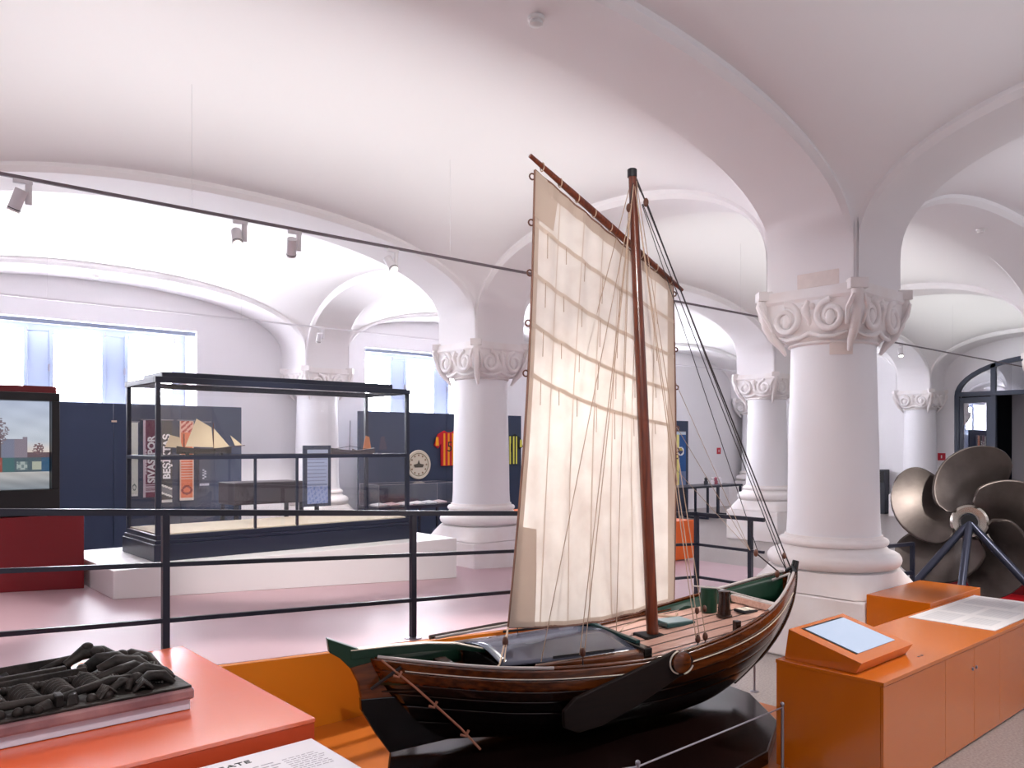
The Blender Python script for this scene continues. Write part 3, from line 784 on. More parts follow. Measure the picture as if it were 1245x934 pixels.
# ------------------------------------------------------------------ orange cabinet and touchscreen
cb = thing('orange_cabinet', 'long orange cabinet with two flush doors below the touchscreen', 'cabinet', (4.52, 2.03, 0))
CL = 3.2
MB().box(0, CL, .006, .65, .0, .64).build('body', M_orange, cb)
for (a, c, nm) in ((.0, .868, 'front_panel'), (.872, 1.348, 'door'), (1.352, 1.838, 'door'), (1.842, CL, 'front_panel')):
    p = MB().box(a, c, -.012, .004, .012, .637).build(nm, M_orange, cb, bevel=.0015)
    if nm == 'door':
        x = c-.03 if a < 1 else a+.03
        MB().lathe([(.011, 0), (.011, .008), (.006, .010)], 14).build('lock', M_chrome, p)
        k = [o for o in p.children][-1]; k.rotation_euler = (PI/2, 0, 0); k.location = (x, -.012, .50)
MB().box(-.004, CL, -.016, .654, .641, .664).build('worktop', M_orange, cb, bevel=.002)
for x in (.72, .765): MB().lathe([(.009, .0), (.009, .0015)], 12, (x, .09, .664)).build('port', M_black, cb)
pp = thing('print_panel', 'pale printed graphic panel lying on the orange cabinet top', 'sign', (6.36, 2.05, .6655))
def printfn(x, y):
    c = (226, 222, 222)
    for (a, b_, c_, d_) in ((.05, .3, .55, .9), (.35, .62, .55, .92), (.1, .28, .12, .45), (.36, .6, .12, .48), (.68, .95, .3, .9)):
        if a < x < b_ and c_ < y < d_:
            return (206, 203, 205) if int(y*60) % 3 else (214, 211, 212)
    return c
o = painted('print', printfn, 1.35, .60, 90, 60, M_print, pp); o.rotation_euler = (-PI/2, 0, 0); o.location = (0, 0, .0035)
MB().box(0, 1.35, 0, .60, 0, .003).build('board', M_white, pp)
tc_ = thing('touchscreen_console', 'orange wedge console with pale blue touchscreen on the cabinet', 'console', (4.57, 2.18, .665))
b = MB(); b.hexa([(0, .02, 0), (.67, .02, 0), (.67, .475, 0), (0, .475, 0)], [(-.012, -.02, .07), (.682, -.02, .07), (.682, .44, .19), (-.012, .44, .19)])
b.build('housing', M_orange, tc_, bevel=.003)
sl = math.atan2(.12, .46)
def on_top(x0, x1, t0, t1, lift, th, name, m, par):
    def Q(x, t, h): return (x, -.02+.46*t-math.sin(sl)*h, .07+.12*t+math.cos(sl)*h)
    return MB().hexa([Q(x0, t0, lift), Q(x1, t0, lift), Q(x1, t1, lift), Q(x0, t1, lift)], [Q(x0, t0, lift+th), Q(x1, t0, lift+th), Q(x1, t1, lift+th), Q(x0, t1, lift+th)]).build(name, m, par)
bz = on_top(.085, .60, .17, .93, .0005, .002, 'bezel', M_black, tc_)
on_top(.105, .60, .17, .90, .003, .001, 'display', mat('pale_blue_display', '14161c', .2, emit='c4d2ec', estr=EM*.95), bz)
ob = MB().box(6.88, 7.98, 2.69, 3.22, 0, .70).build('orange_block', M_orange, bevel=.004)
tag(ob, 'plain orange block standing between the thick column and the orange cabinet', 'block')

# ------------------------------------------------------------------ bronze propeller
PX, PY, PZ, PR = 10.1, 3.53, 1.10, .90
pr = thing('ship_propeller', 'large five bladed bronze ship propeller on steel tripod legs', 'propeller', (PX, PY, .0))
ax = Vector((-.93, -.36, .06)).normalized(); e1 = ax.cross(Vector((0, 0, 1))).normalized()*-1; e2 = e1.cross(ax)
e1 = Vector((0, 0, 1)).cross(ax).normalized(); e2 = ax.cross(e1).normalized()
def LP(x, y, z): return tuple(Vector((0, 0, PZ))+e1*x+e2*y+ax*z)
b = MB(); n = 40; prof = [(.10, .17), (.17, .18), (.195, .16), (.20, .10), (.205, -.1), (.18, -.25), (.10, -.25)]
vs = [LP(r*math.cos(2*PI*k/n), r*math.sin(2*PI*k/n), z) for r, z in prof for k in range(n)]
m_ = len(prof); fs = [(i*n+k, i*n+(k+1) % n, ((i+1) % m_)*n+(k+1) % n, ((i+1) % m_)*n+k) for i in range(m_) for k in range(n)]
b.add(vs, fs).build('hub', M_bronze2, pr, smooth=40)
for q in range(5):
    a0 = math.radians(96+72*q)
    b = MB(); NU, NV = 24, 24
    def fn(i, j):
        r = .17+(PR-.17)*math.sin(PI/2*j)**1.0
        t = (r-.17)/(PR-.17)
        wdt = .45*max(0.0, 1-((t-.56)/.56)**2 if t < .56 else 1-((t-.56)/.44)**2.6)**.5*1.0+.10*(1-t)**2
        half = wdt/r
        th = (2*i-1)*half
        th = max(-1.15, min(1.15, th))
        sk = -.40*t*t
        return LP(r*math.cos(a0+th*.86+sk), r*math.sin(a0+th*.86+sk), (.16*th*1.3))
    b.grid(fn, NU, NV)
    o = b.build('blade', M_bronze, pr, smooth=60)
    k = o.modifiers.new('thickness', 'SOLIDIFY'); k.thickness = .028; k.offset = 0
zc = .165
for (dx, dy) in ((-.62, .50), (-.72, -.20), (-.05, -.95)):
    p0 = Vector(LP(0, 0, .22)); p1 = Vector((dx-.15, dy, zc))
    MB().tube([p0, p1], .042, 14).build('tripod_leg', M_gun, pr, smooth=40)
MB().tube([LP(0, 0, .05), LP(0, 0, .26)], .085, 18).build('boss', M_black, pr, smooth=40)
MB().tube([LP(.17, -.13, .2), LP(.24, -.26, .2)], .02, 8).build('bracket', M_bronze2, pr)
pb = MB().box(9.0, 10.9, 2.2, 4.36, 0, .12).build('low_platform', mat('dark_grey_platform', '3b3438', .4), bevel=.005)
tag(pb, 'low dark platform under the bronze propeller', 'platform')
tag(MB().box(11.48, 12.0, 1.6, 4.62, 0, .62).build('red_block', M_red, bevel=.005), 'dark red block standing behind the bronze propeller', 'block')
tag(MB().box(10.91, 11.47, 1.6, 4.44, 0, .10).build('red_step', mat('bright_red_lacquer', 'b3141f', .35), bevel=.005), 'bright red step in front of the dark red block', 'step')

# ------------------------------------------------------------------ boards, scarves and shirts along the window wall
BV = 14.30
def board(u0, u1, label, n=1):
    t = thing('display_board', label, 'display board', (u0, BV, 0)); W = (u1-u0)/n
    for k in range(n):
        z0 = .004
        MB().box(W*k+.004, W*(k+1)-.004, 0, .06, z0, 2.67).build('panel', M_navy, t, bevel=.003)
    return t
board(.5, 5.92, 'long navy board hung with football scarves under the windows', 5)
board(8.35, 12.77, 'navy board with the red and yellow shirt under the windows', 4)
board(16.4, 19.32, 'navy board with the yellow and blue scarf by the long table', 3)
def scarf(u, w_, z0, z1, fn, label, nx=12, ny=90, txt=None, tilt=0):
    t = thing('fan_scarf', label, 'scarf', (u, BV-.048, z0), group='scarves on the navy board')
    o = painted('cloth', fn, w_, z1-z0, nx, ny, M_print, t)
    k = o.modifiers.new('thickness', 'SOLIDIFY'); k.thickness = .012; k.offset = 1
    MB().tube([(-.03, .012, z1-z0+.012), (w_+.03, .012, z1-z0+.012)], .008, 6).build('hanging_rod', M_chrome, t)
    for kx in (-.02, w_+.02): MB().tube([(kx, .012, z1-z0+.012), (kx, .046, z1-z0+.012)], .006, 6).build('rod_bracket', M_chrome, t)
    if txt:
        b_, size, x, z, m = txt
        text('lettering', b_, size, m, t, (x, -.014, z), (PI/2, -PI/2, 0), .001, sx=1.0, bold=.006)
    return t
def s1(x, y): return (70, 90, 84) if ((x-.5)**2*.04+(y-.12)**2 < .0022) and ((x-.5)**2*.04+(y-.12)**2 > .0009) else ((222, 224, 212) if y > .02 else (240, 240, 235))
def s2(x, y):
    if x < .14 or x > .88: return (214, 196, 206)
    if y < .06: return (120, 28, 62)
    if y < .17: return (206, 190, 200) if int(y*160) % 3 else (120, 28, 62)
    if x < .26: return (220, 205, 212) if int(y*110) % 4 and .3 < y < .62 else (112, 24, 58)
    return (104, 22, 54)
def s3(x, y):
    if y < .03: return (235, 235, 232)
    if .08 < y+.05*(x-.5) < .20: return (236, 236, 232) if (y+.05*(x-.5) < .105 or y+.05*(x-.5) > .175) else (120, 122, 128)
    return (48, 50, 58)
def s4(x, y):
    if y < .03: return (240, 225, 215)
    if x < .10 or x > .93: return (240, 200, 176)
    d2 = ((x-.5)*.15)**2+((y-.13)*1.0)**2
    if .0012 < d2 < .0035: return (150, 44, 30)
    if .25 < y < .55: return (238, 120, 70) if int(y*120) % 4 else (244, 200, 176)
    if y > .85: return (196, 74, 50) if math.sin(60*x+90*y) > .1 else (244, 190, 165)
    return (238, 128, 84)
def s5(x, y):
    if .05 < y < .09 and .1 < x < .9: return (190, 192, 206)
    if .15 < y < .30 and .3 < x < .7: return (196, 198, 210) if (int(x*20)+int(y*50)) % 2 else (70, 74, 92)
    return (66, 71, 90)
scarf(3.98+.02, .115, 1.13, 2.36, s1, 'narrow pale green scarf with round crest on the navy board')
scarf(4.20, .215, 1.10, 2.40, s2, 'maroon scarf lettered in white on the navy board', txt=('SIVASSPOR', .165, .185, .24, M_wtext))
scarf(4.50, .17, 1.00, 2.40, s3, 'black scarf with bold white lettering on the navy board', txt=('BE\u015e\u0130KTA\u015e', .165, .135, .40, M_wtext))
scarf(4.80, .235, 1.02, 2.40, s4, 'orange scarf with round crest on the navy board')
scarf(5.12, .20, 1.20, 2.38, s5, 'dark grey scarf with small pale crest on the navy board')
lt = MB().box(3.72, 3.80, BV-.012, BV-.001, 2.36, 2.39).build('label_plate', mat('beige_label', 'cdb8a4', .6)); tag(lt, 'tiny beige label plate on the navy board beside the pale scarf', 'label')

def shirt(u, z0, h, cols, label, mark):
    t = thing('football_shirt', label, 'shirt', (u, BV-.05, z0))
    k = h/.74
    out = [(.08, 0), (.50, 0), (.51, .45), (.58, .36), (.68, .43), (.58, .66), (.42, .735), (.35, .70), (.23, .70), (.16, .735), (0, .66), (-.10, .43), (0, .36), (.07, .45)]
    out = [(x*k, z*k) for x, z in out]
    MB().prism(out, 'y', 0, .04).build('body', mat(cols[0]+'_cloth', cols[1], .8), t, bevel=.008)
    for x in (.13, .24, .35, .44):
        MB().box(x*k, (x+.045)*k, -.004, -.0005, .01*k, .68*k).build('stripe', mat(cols[2]+'_cloth', cols[3], .8), t)
    for sx, x in ((0, -.07), (1, .57)):
        MB().hexa([(x*k, -.004, .42*k), ((x+.08)*k, -.004, .42*k), ((x+.08)*k, -.001, .42*k), (x*k, -.001, .42*k)], [((x+.01)*k, -.004, .6*k), ((x+.07)*k, -.004, .6*k), ((x+.07)*k, -.001, .6*k), ((x+.01)*k, -.001, .6*k)]).build('sleeve_stripe', mat(cols[2]+'_cloth', cols[3], .8), t)
    text('number', mark, .30*k, M_ink, t, (.29*k, -.006, .30*k), (PI/2, 0, 0), .001, 'CENTER')
    return t
shirt(10.30, 1.52, .78, ('red', 'c8182a', 'yellow', 'f0a020'), 'red and yellow striped football shirt pinned on the navy board', '5')
shirt(12.12, 1.52, .72, ('black', '20242a', 'lemon', 'e2dc62'), 'black and lemon striped football shirt on the navy board', '1')
dp = thing('round_plate', 'large cream decorated round plate hung on the navy board', 'plate', (9.78, BV-.03, 1.56))
def disc(prof, name, m, par, loc=(0, 0, 0), cap=True):
    o = MB().lathe(prof, 40, cap=cap).build(name, m, par, smooth=40); o.rotation_euler = (PI/2, 0, 0); o.location = loc; return o
disc([(.30, 0), (.315, .02), (.30, .04), (.24, .025), (.02, .02)], 'plate', mat('cream_glaze', 'd9cfbd', .35), dp)
disc([(.245, .031), (.25, .034), (.235, .034), (.232, .031)], 'painted_ring', mat('olive_glaze', '8c8468', .4), dp, cap=False)
for k in range(12):
    a = 2*PI*k/12; MB().sphere((.20*math.cos(a), -.028, .20*math.sin(a)), .022, 8, 6, (1, .3, 1)).build('painted_flower', mat('brown_glaze', '9a7f66', .4), dp)
MB().prism([(-.10, -.06), (.10, -.06), (.13, .0), (.03, .02), (.0, .10), (-.03, .02), (-.13, .0)], 'y', -.033, -.024).build('painted_ship', mat('dark_glaze', '4a4438', .4), dp)

# yellow and blue scarf on the far board
def s6(x, y):
    if y > .95: return (205, 215, 225)
    if y < .30 and x > .5: return (110, 130, 170)
    d2 = ((x-.60)*.30)**2+((y-.66)*1.0)**2
    if d2 < .006: return (240, 240, 240) if d2 > .003 else ((40, 60, 110) if y < .66 else (190, 170, 80))
    if x < .15: return (214, 60, 40)
    return (236, 222, 140) if x < .5 else (24, 84, 150)
scarf(18.50, .62, .72, 2.35, s6, 'wide yellow and blue scarf with round crest on the far navy board', 26, 60)

# flat glass case on legs in front of the boards
fc = thing('table_case', 'low glass table case with papers in front of the navy shirt board', 'display case', (8.05, 13.05, 0))
zt = .80
MB().box(0, 1.9, 0, .75, zt-.06, zt).build('table_top', M_case, fc)
for x in (.0, .92, 1.86):
    for y in (0, .71): MB().box(x, x+.04, y, y+.04, ground(8.05+x, 13), zt-.06).build('leg', M_case, fc)
for (x0, x1, y0, y1) in ((.02, 1.88, .02, .026), (.02, 1.88, .724, .73), (.02, .026, .03, .72), (1.874, 1.88, .03, .72)):
    MB().box(x0, x1, y0, y1, zt+.001, zt+.42).build('glass_pane', M_glass, fc)
MB().box(.02, 1.88, .02, .73, zt+.421, zt+.428).build('glass_lid', M_glass, fc)
ed = MB()
for (p, q) in (((.02, .02), (1.88, .02)), ((1.88, .02), (1.88, .73)), ((1.88, .73), (.02, .73)), ((.02, .73), (.02, .02))):
    ed.tube([(*p, zt+.424), (*q, zt+.424)], .006, 6)
for p in ((.02, .02), (1.88, .02), (1.88, .73), (.02, .73)): ed.tube([(*p, zt+.01), (*p, zt+.424)], .006, 6)
ed.build('edge_trim', M_chrome, fc)
rc = random.Random(4)
for k, (x, c) in enumerate(((.12, 'f0eef0'), (.40, 'e8c9cc'), (.72, 'f2f0f2'), (1.02, 'f4f2f4'), (1.30, 'eceaf0'), (1.55, 'e6d0d4'))):
    lab = ['folded white paper', 'pink printed leaflet', 'open white booklet', 'crumpled white sheet', 'pale lilac sheet', 'rose coloured leaflet'][k]
    o = MB().hexa([(0, 0, 0), (.22, .02, 0), (.20, .28, 0), (-.02, .26, 0)], [(0, 0, .01), (.22, .02, .03), (.20, .28, .05), (-.02, .26, .03)]).build('paper_sheet', mat('paper_'+c, c, .8))
    o.location = (8.05+x, 13.05+.22, zt+.002); tag(o, lab+' lying inside the low glass table case', 'paper', 'papers in the glass table case')

# info stand behind the ship case
ist = thing('info_stand', 'dark stand with pale blue text sheet behind the glass ship case', 'sign', (5.28, 10.55, 0))
fz = ground(5.4, 10.6)
MB().box(.0, .44, .03, .06, 1.10, 1.98).build('board', M_navy, ist, bevel=.004)
MB().box(.19, .25, .035, .06, fz+.02, 1.10).build('post', M_steel, ist); MB().box(.05, .39, -.1, .2, fz+.004, fz+.02).build('foot', M_steel, ist)
def sheet(x, y):
    if y < .32: return (170, 186, 226) if math.sin(40*y+8*x)*math.sin(30*x-20*y) > -.2 else (140, 160, 214)
    if .93 < y: return (205, 218, 240)
    ln = int(y*44) % 3 == 0 and x < .7+.28*abs(math.sin(int(y*44)*3.7))
    return (150, 165, 200) if ln else (196, 211, 240)
o = painted('text_sheet', sheet, .33, .78, 24, 60, M_print, ist); o.location = (.06, .028, 1.14)
# dark case table behind the ship case
dt = thing('display_table', 'dark brown display table beyond the glass ship case', 'table', (4.55, 11.25, 0))
MB().box(0, 1.1, 0, .6, 1.12, 1.44).build('drawer_box', mat('dark_brown_board', '453a3e', .4), dt, bevel=.01)
for x in (.02, 1.03):
    for y in (.02, .53): MB().box(x, x+.05, y, y+.05, ground(4.55+x, 11.3), 1.12).build('leg', M_steel, dt)

# shelf table with booklets past the second column
st = thing('side_table', 'small dark side table with booklets past the navy board', 'table', (12.55, 13.2, 0))
MB().box(0, .75, 0, .5, .98, 1.02).build('table_top', M_case, st)
for x in (.02, .69):
    for y in (.02, .44): MB().box(x, x+.04, y, y+.04, .003, .98).build('leg', M_case, st)
for k, (x, c, l) in enumerate(((.10, 'ece8ec', 'white folded booklet standing on the small side table'), (.28, '7a1030', 'wine red booklet standing on the small side table'), (.47, 'f0e6e2', 'cream booklet standing on the small side table'))):
    o = MB().hexa([(0, 0, 0), (.16, .0, 0), (.16, .14, 0), (0, .14, 0)], [(.05, .06, .2), (.16, .06, .2), (.16, .08, .2), (.05, .08, .2)]).build('booklet', mat('booklet_'+c, c, .7))
    o.location = (12.55+x, 13.35, 1.022); tag(o, l, 'booklet', 'booklets on the side table')

tag(MB().box(9.25, 10.2, 10.6, 11.3, .002, .78).build('orange_bench', mat('bright_orange_lacquer', 'f06a1c', .4), bevel=.006), 'bright orange block behind the column at the plinth end', 'block')
tag(MB().box(10.75, 11.42, 8.33, 9.0, ramp_z(10.75), .70).build('orange_bench', MATS['bright_orange_lacquer'], bevel=.006), 'bright orange block at the lower end of the ramp', 'block')

# long table, black bag and small things near the far corner
lt = thing('long_table', 'long dark steel table near the far navy board', 'table', (16.6, 12.6, 0))
MB().box(0, 2.9, 0, .8, .84, .89).build('table_top', M_case, lt)
for x in (.02, 1.3, 1.75, 2.83):
    for y in (.02, .74): MB().box(x, x+.05, y, y+.05, .0, .84).build('leg', M_case, lt)
    MB().box(x, x+.05, .07, .74, .0, .05).build('foot_bar', M_case, lt)
for k, (x, c, l) in enumerate(((1.75, '2a2a34', 'small black figure on the long dark table'), (2.05, 'e8e0e4', 'small white cup on the long dark table'), (2.2, 'b06070', 'small pink cup on the long dark table'), (2.42, 'ece8ec', 'small white card on the long dark table'))):
    o = MB().lathe([(.05, 0), (.06, .08), (.035, .12), (.05, .16), (.02, .2)], 14).build('small_ornament', mat('ornament_'+c, c, .5), smooth=50)
    o.location = (16.6+x, 13.0, .892); tag(o, l, 'ornament', 'small things on the long table')
ch = thing('black_chair', 'black draped chair beside the end of the long table', 'chair', (19.75, 12.5, 0))
MB().prism([(0, .35), (.55, .42), (.62, .95), (.70, .95), (.66, .33), (.05, .26)], 'y', 0, .5).build('seat', M_black, ch, bevel=.03)
MB().prism([(.0, .02), (.6, .02), (.66, .34), (.52, .30), (.3, .22), (.06, .10)], 'y', .05, .45).build('draped_cloth', M_black, ch, bevel=.02)
for x in (.05, .55):
    for y in (.02, .44): MB().tube([(x, y, 0), (x+.02, y, .34)], .015, 6).build('leg', M_steel, ch)
sp = thing('loudspeaker', 'tall black loudspeaker against the far wall', 'loudspeaker', (23.05, 10.25, 0))
MB().box(0, .3, 0, .2, .0, 1.27).build('cabinet', mat('anthracite_box', '2c2f38', .5), sp, bevel=.02)
MB().box(-.004, .0, .02, .18, .9, 1.22).build('grille', M_black, sp)
def fire_sign(loc, rz, label):
    t = thing('fire_sign', label, 'sign', loc, rz, group='red fire signs')
    MB().box(0, .2, -.01, 0, 0, .2).build('plate', mat('sign_red', 'c8283c', .5), t)
    MB().box(.085, .115, -.013, -.0105, .06, .14).build('symbol', M_wtext, t)
    return t
fire_sign((21.75, WALL_V-.002, 1.68), 0, 'small red fire sign on the windowed wall')
fire_sign((WALL_U-.002, 8.98, 1.55), -PI/2, 'small red fire sign beside the arched doorway')
detector(3.55, 3.83, Z_SP+1.06-.004, 'round white smoke detector under the arch above the boat')
detector(11.37, 3.83, Z_SP+1.06-.004, 'round white smoke detector under the arch above the propeller')
detector(3.52, 14.45, Z_SP+1.06-.004, 'round white smoke detector under the arch above the windows')

# ------------------------------------------------------------------ boat platform and barrier
bp = thing('boat_platform', 'dark glossy low platform with angled edges under the sailing boat', 'platform')
outl = [(2.35, 3.75), (2.72, 4.28), (4.3, 4.12), (5.46, 3.68), (5.40, 3.42), (5.0, 2.95), (4.46, 2.70), (3.2, 2.62), (2.3, 2.75), (2.05, 3.1)]
MB().prism(outl, 'z', .013, .10).build('deck', M_gloss_black, bp, bevel=.012)
st0 = None
def stanchion(u, v, label, z=.0):
    t = thing('barrier_post', label, 'barrier post', (u, v, z), group='thin steel barrier posts round the boat')
    MB().lathe([(.035, 0), (.035, .006), (.012, .01)], 16).build('foot', M_chrome, t)
    MB().tube([(0, 0, .008), (0, 0, .47)], .009, 10).build('rod', M_chrome, t, smooth=40)
    MB().sphere((0, 0, .474), .013, 10, 8).build('cap', M_chrome, t, smooth=60)
SP = [(4.29, 2.505), (2.98, 2.50), (1.95, 2.9), (5.74, 3.60), (5.0, 4.55)]
for p, l in zip(SP, ('thin steel barrier post beside the orange cabinet', 'thin steel barrier post in front of the boat platform', 'thin steel barrier post by the white text panel', 'thin steel barrier post under the bow of the boat', 'thin steel barrier post behind the boat')):
    stanchion(p[0], p[1], l, .012 if 2.56 < p[1] < 5.1 and p[0] < 5.5 else 0)
def wire(p, q, label):
    tag(MB().tube([(p[0], p[1], .455), (q[0], q[1], .455)], .0045, 6).build('barrier_wire', M_chrome, smooth=40), label, 'wire', 'barrier wires')
wire(SP[0], SP[1], 'taut steel barrier wire in front of the boat platform')
wire(SP[1], SP[2], 'taut steel barrier wire beside the white text panel')
wire(SP[3], SP[4], 'taut steel barrier wire behind the boat')

# ------------------------------------------------------------------ the sailing boat
BOAT = Vector((2.31, 4.29, 0)); BA = math.atan2(-.275, .961)
bt = thing('sailing_boat', 'brown wooden sailing boat with one cream sail on the dark platform', 'boat', BOAT, BA)
def lerp_tab(tab, x):
    if x <= tab[0][0]: return tab[0][1]
    for (a, fa), (c, fc) in zip(tab, tab[1:]):
        if x <= c:
            t = (x-a)/(c-a); return fa+(fc-fa)*t
    return tab[-1][1]
def smooth_tab(tab, x):
    xs_ = [t[0] for t in tab]; n = len(tab)
    for i in range(n-1):
        if x <= xs_[i+1] or i == n-2:
            x0_, x1_ = xs_[i], xs_[i+1]; h = x1_-x0_
            def sl_(k):
                if k == 0: return (tab[1][1]-tab[0][1])/(xs_[1]-xs_[0])
                if k == n-1: return (tab[-1][1]-tab[-2][1])/(xs_[-1]-xs_[-2])
                return (tab[k+1][1]-tab[k-1][1])/(xs_[k+1]-xs_[k-1])
            t = min(max((x-x0_)/h, 0), 1); y0_, y1_ = tab[i][1], tab[i+1][1]; m0, m1 = sl_(i)*h, sl_(i+1)*h
            return (2*t**3-3*t**2+1)*y0_+(t**3-2*t**2+t)*m0+(-2*t**3+3*t**2)*y1_+(t**3-t**2)*m1
BL = 3.62
HB = [(.24, .012), (.40, .085), (.6, .18), (.8, .275), (1.0, .36), (1.4, .45), (2.0, .495), (2.5, .475), (2.9, .405), (3.2, .29), (3.45, .14), (3.62, .015)]
SH = [(.24, .715), (.6, .672), (1.0, .64), (1.4, .622), (2.0, .625), (2.5, .69), (2.9, .775), (3.2, .86), (3.45, .95), (3.62, 1.01)]
def bot_x(x): return .44+(x/BL)*(3.02-.44)
def bot_z(x): t = x/BL; return .115+.05*(2*t-1)**2+(.05 if t > .8 else 0)*(t-.8)/.2
X0 = .24
def hull_pt(x, dz, side, off=0.0):
    """x: station 0..BL (mapped to the sheer), dz: 0 sheer .. 1 keel, as a share of the depth"""
    t = x/BL; x = X0+x*(BL-X0)/BL
    hb = smooth_tab(HB, x); zs_ = smooth_tab(SH, x); zb_ = bot_z(x)
    e = 2.7-1.1*abs(2*t-1)**3
    y = hb*max(0.0, 1-dz**e)**(1/e)
    y = y*(1-.40*dz*(1-dz)*(abs(2*t-1)**2))
    p = 2.3 if t > .5 else 1.25
    xx = x+(bot_x(x)-x)*dz**p
    k = (1-dz)**.3 if dz < 1 else 0
    return (xx, side*(y+off*k), zs_-(zs_-zb_)*dz-off*.2)
def ang(q): return math.sin(q*PI/2)**(2/2.6)
strakes = [(0, .125, M_hull, .018), (.12, .27, M_hull, .014), (.265, .40, M_hulld, .011), (.395, .55, M_tar, .008), (.545, .75, M_tar, .005), (.745, 1.0, M_tar, .002)]
NS = 54
for side in (-1, 1):
    for (a, c, m, off) in strakes:
        b = MB()
        if c < 1: b.grid(lambda i, j: hull_pt(BL*i, a+(c-a)*j, side, off), NS, 5)
        else: b.grid(lambda i, j: hull_pt(BL*i, min(1, a+(1-a)*math.sin(PI/2*j)), side, off), NS, 14)
        b.build('hull_strake', m, bt, smooth=60, solid=.012)
    pts = [hull_pt(BL*(.05+.93*k/60), .105+.09*max(0, k/60-.35), side, .026) for k in range(61)]
    MB().tube(pts, .0038, 6).build('white_line', M_cream, bt, smooth=60)
    pts = [(lambda q: (q[0], q[1], q[2]+.008))(hull_pt(BL*(.012+.976*k/60), 0, side, .006)) for k in range(61)]
    for (k0, k1, mm) in ((0, 18, M_greywood), (18, 50, M_hull), (50, 60, M_greywood)):
        MB().tube(pts[k0:k1+1], .011, 8).build('gunwale_cap', mm, bt, smooth=60)
    for (x0, x1) in ((.20, .95), (2.60, 3.56)):
        def inn(i, j):
            x = x0+(x1-x0)*i; y = max(smooth_tab(HB, x)-.016, .004); zs_ = smooth_tab(SH, x)
            zd = .56 if x < 1.1 else .60+(x-1.9)*.115
            zl = zs_-.005-j*(zs_-.005-min(zd-.02, zs_-.03))
            return (x, side*y*(1-.12*j), zl)
        MB().grid(inn, 24, 4).build('bulwark_lining', M_green, bt, smooth=60, solid=.008)
# stem and stern posts
stem = [hull_pt(BL, w_, 1) for w_ in [k/14 for k in range(15)]]
b = MB()
b.tube([(stem[0][0]+.035, 0, stem[0][2]+.075)]+[(p[0]+.012, 0, p[2]) for p in stem], [.024]+[.03]*12+[.024]*3, 8)
b.build('stem_post', M_tar, bt, smooth=60)
MB().tube([(BL-.02, -.05, 1.0), (BL-.0, 0, 1.04), (BL-.02, .05, 1.0)], .014, 8).build('stem_cleat', M_ink, bt, smooth=60)
MB().tube([(BL-.13, -.085, .93), (BL-.03, 0, .985), (BL-.13, .085, .93)], .011, 8).build('breast_hook', M_greywood, bt, smooth=60)
# rudder hung on the stern
zr = [hull_pt(0, w_, 1) for w_ in [k/10 for k in range(11)]]
out = [(p[0]+.03, p[2]) for p in zr]
lead = [(-.055, .835), (.06, .775), (.10, .74)]
ru = MB()
poly_ = [(-.01, .835), (.0, .775), (.06, .735), (.12, .66), (.165, .57), (.185, .46), (.19, .40), (.27, .26), (.36, .125), (.74, .15), (.66, .30), (.52, .47), (.36, .62), (.28, .72), (.16, .775)]
ru.prism(poly_, 'y', -.022, .022)
rud = ru.build('rudder', M_hull, bt, bevel=.008)
MB().prism([(-.02, .855), (-.006, .77), (.055, .73), (.115, .665), (.27, .69), (.26, .735), (.13, .79)], 'y', -.027, .027).build('rudder_head', M_green, rud, bevel=.005)
MB().prism([(.182, .47), (.186, .40), (.268, .255), (.36, .12), (.745, .145), (.66, .30), (.53, .45), (.30, .465)], 'y', -.026, .026).build('rudder_foot', M_tar, rud, bevel=.005)
tl = [(.12, 0, .765), (.35, .0, .765), (.60, 0, .757), (.80, 0, .733), (1.00, 0, .675)]
tw = [.03, .03, .026, .02, .012]
for nm, m, dz0, dz1 in (('tiller', M_green, -.05, .0), ('tiller_cap', M_cream, .001, .008)):
    b = MB(); vs = []
    for p, q in zip(tl, tw):
        d_ = dz0*(q/.03) if dz0 < 0 else dz0
        vs += [(p[0], -q, p[2]+d_), (p[0], q, p[2]+d_), (p[0], q, p[2]+dz1), (p[0], -q, p[2]+dz1)]
    fs = [(i*4+k, i*4+(k+1) % 4, i*4+4+(k+1) % 4, i*4+4+k) for i in range(4) for k in range(4)]+[(0, 1, 2, 3), (16, 19, 18, 17)]
    b.add(vs, fs).build(nm, m, rud, bevel=.003)
pole = MB().tube([(.30, -.06, .70), (.48, -.19, .54), (.70, -.33, .32), (.80, -.40, .20)], .007, 8).build('boat_hook', M_iron, bt, smooth=60)
for (x, y, z) in ((.38, -.12, .63), (.56, -.24, .46), (.72, -.345, .30)):
    MB().tube([(x-.03, y-.012, z-.01), (x, y-.022, z-.02), (x+.02, y-.018, z+.012)], .008, 6).build('hook_bracket', M_iron, pole)
MB().tube([(.24, -.04, .53), (.40, -.12, .66)], .010, 8).build('chain_plate', M_ink, bt)
# decks
def deck_z(x): return .592+max(0, x-1.9)*.115
x0, x1 = 1.93, 3.36; NP = 7
edges_ = [-.5+1.0*k/NP for k in range(NP+1)]
sub = MB()
def half_in(x): return max(.004, smooth_tab(HB, x)-.018)
def dk(i, j):
    x = x0+(x1-x0)*i; h = half_in(x); return (x, -h+2*h*j, deck_z(x)+.0005)
sub.grid(dk, 24, 4); sub.build('deck_bed', M_black, bt, solid=.004)
for k in range(NP):
    a, c = edges_[k]+.012, edges_[k+1]-.012
    def pk(i, j):
        x = x0+(x1-x0)*i; h = half_in(x)-.004; y = min(max(a+(c-a)*j, -h), h); return (x, y, deck_z(x)+.0042)
    MB().grid(pk, 30, 2).build('deck_plank', M_deck, bt, solid=.003)
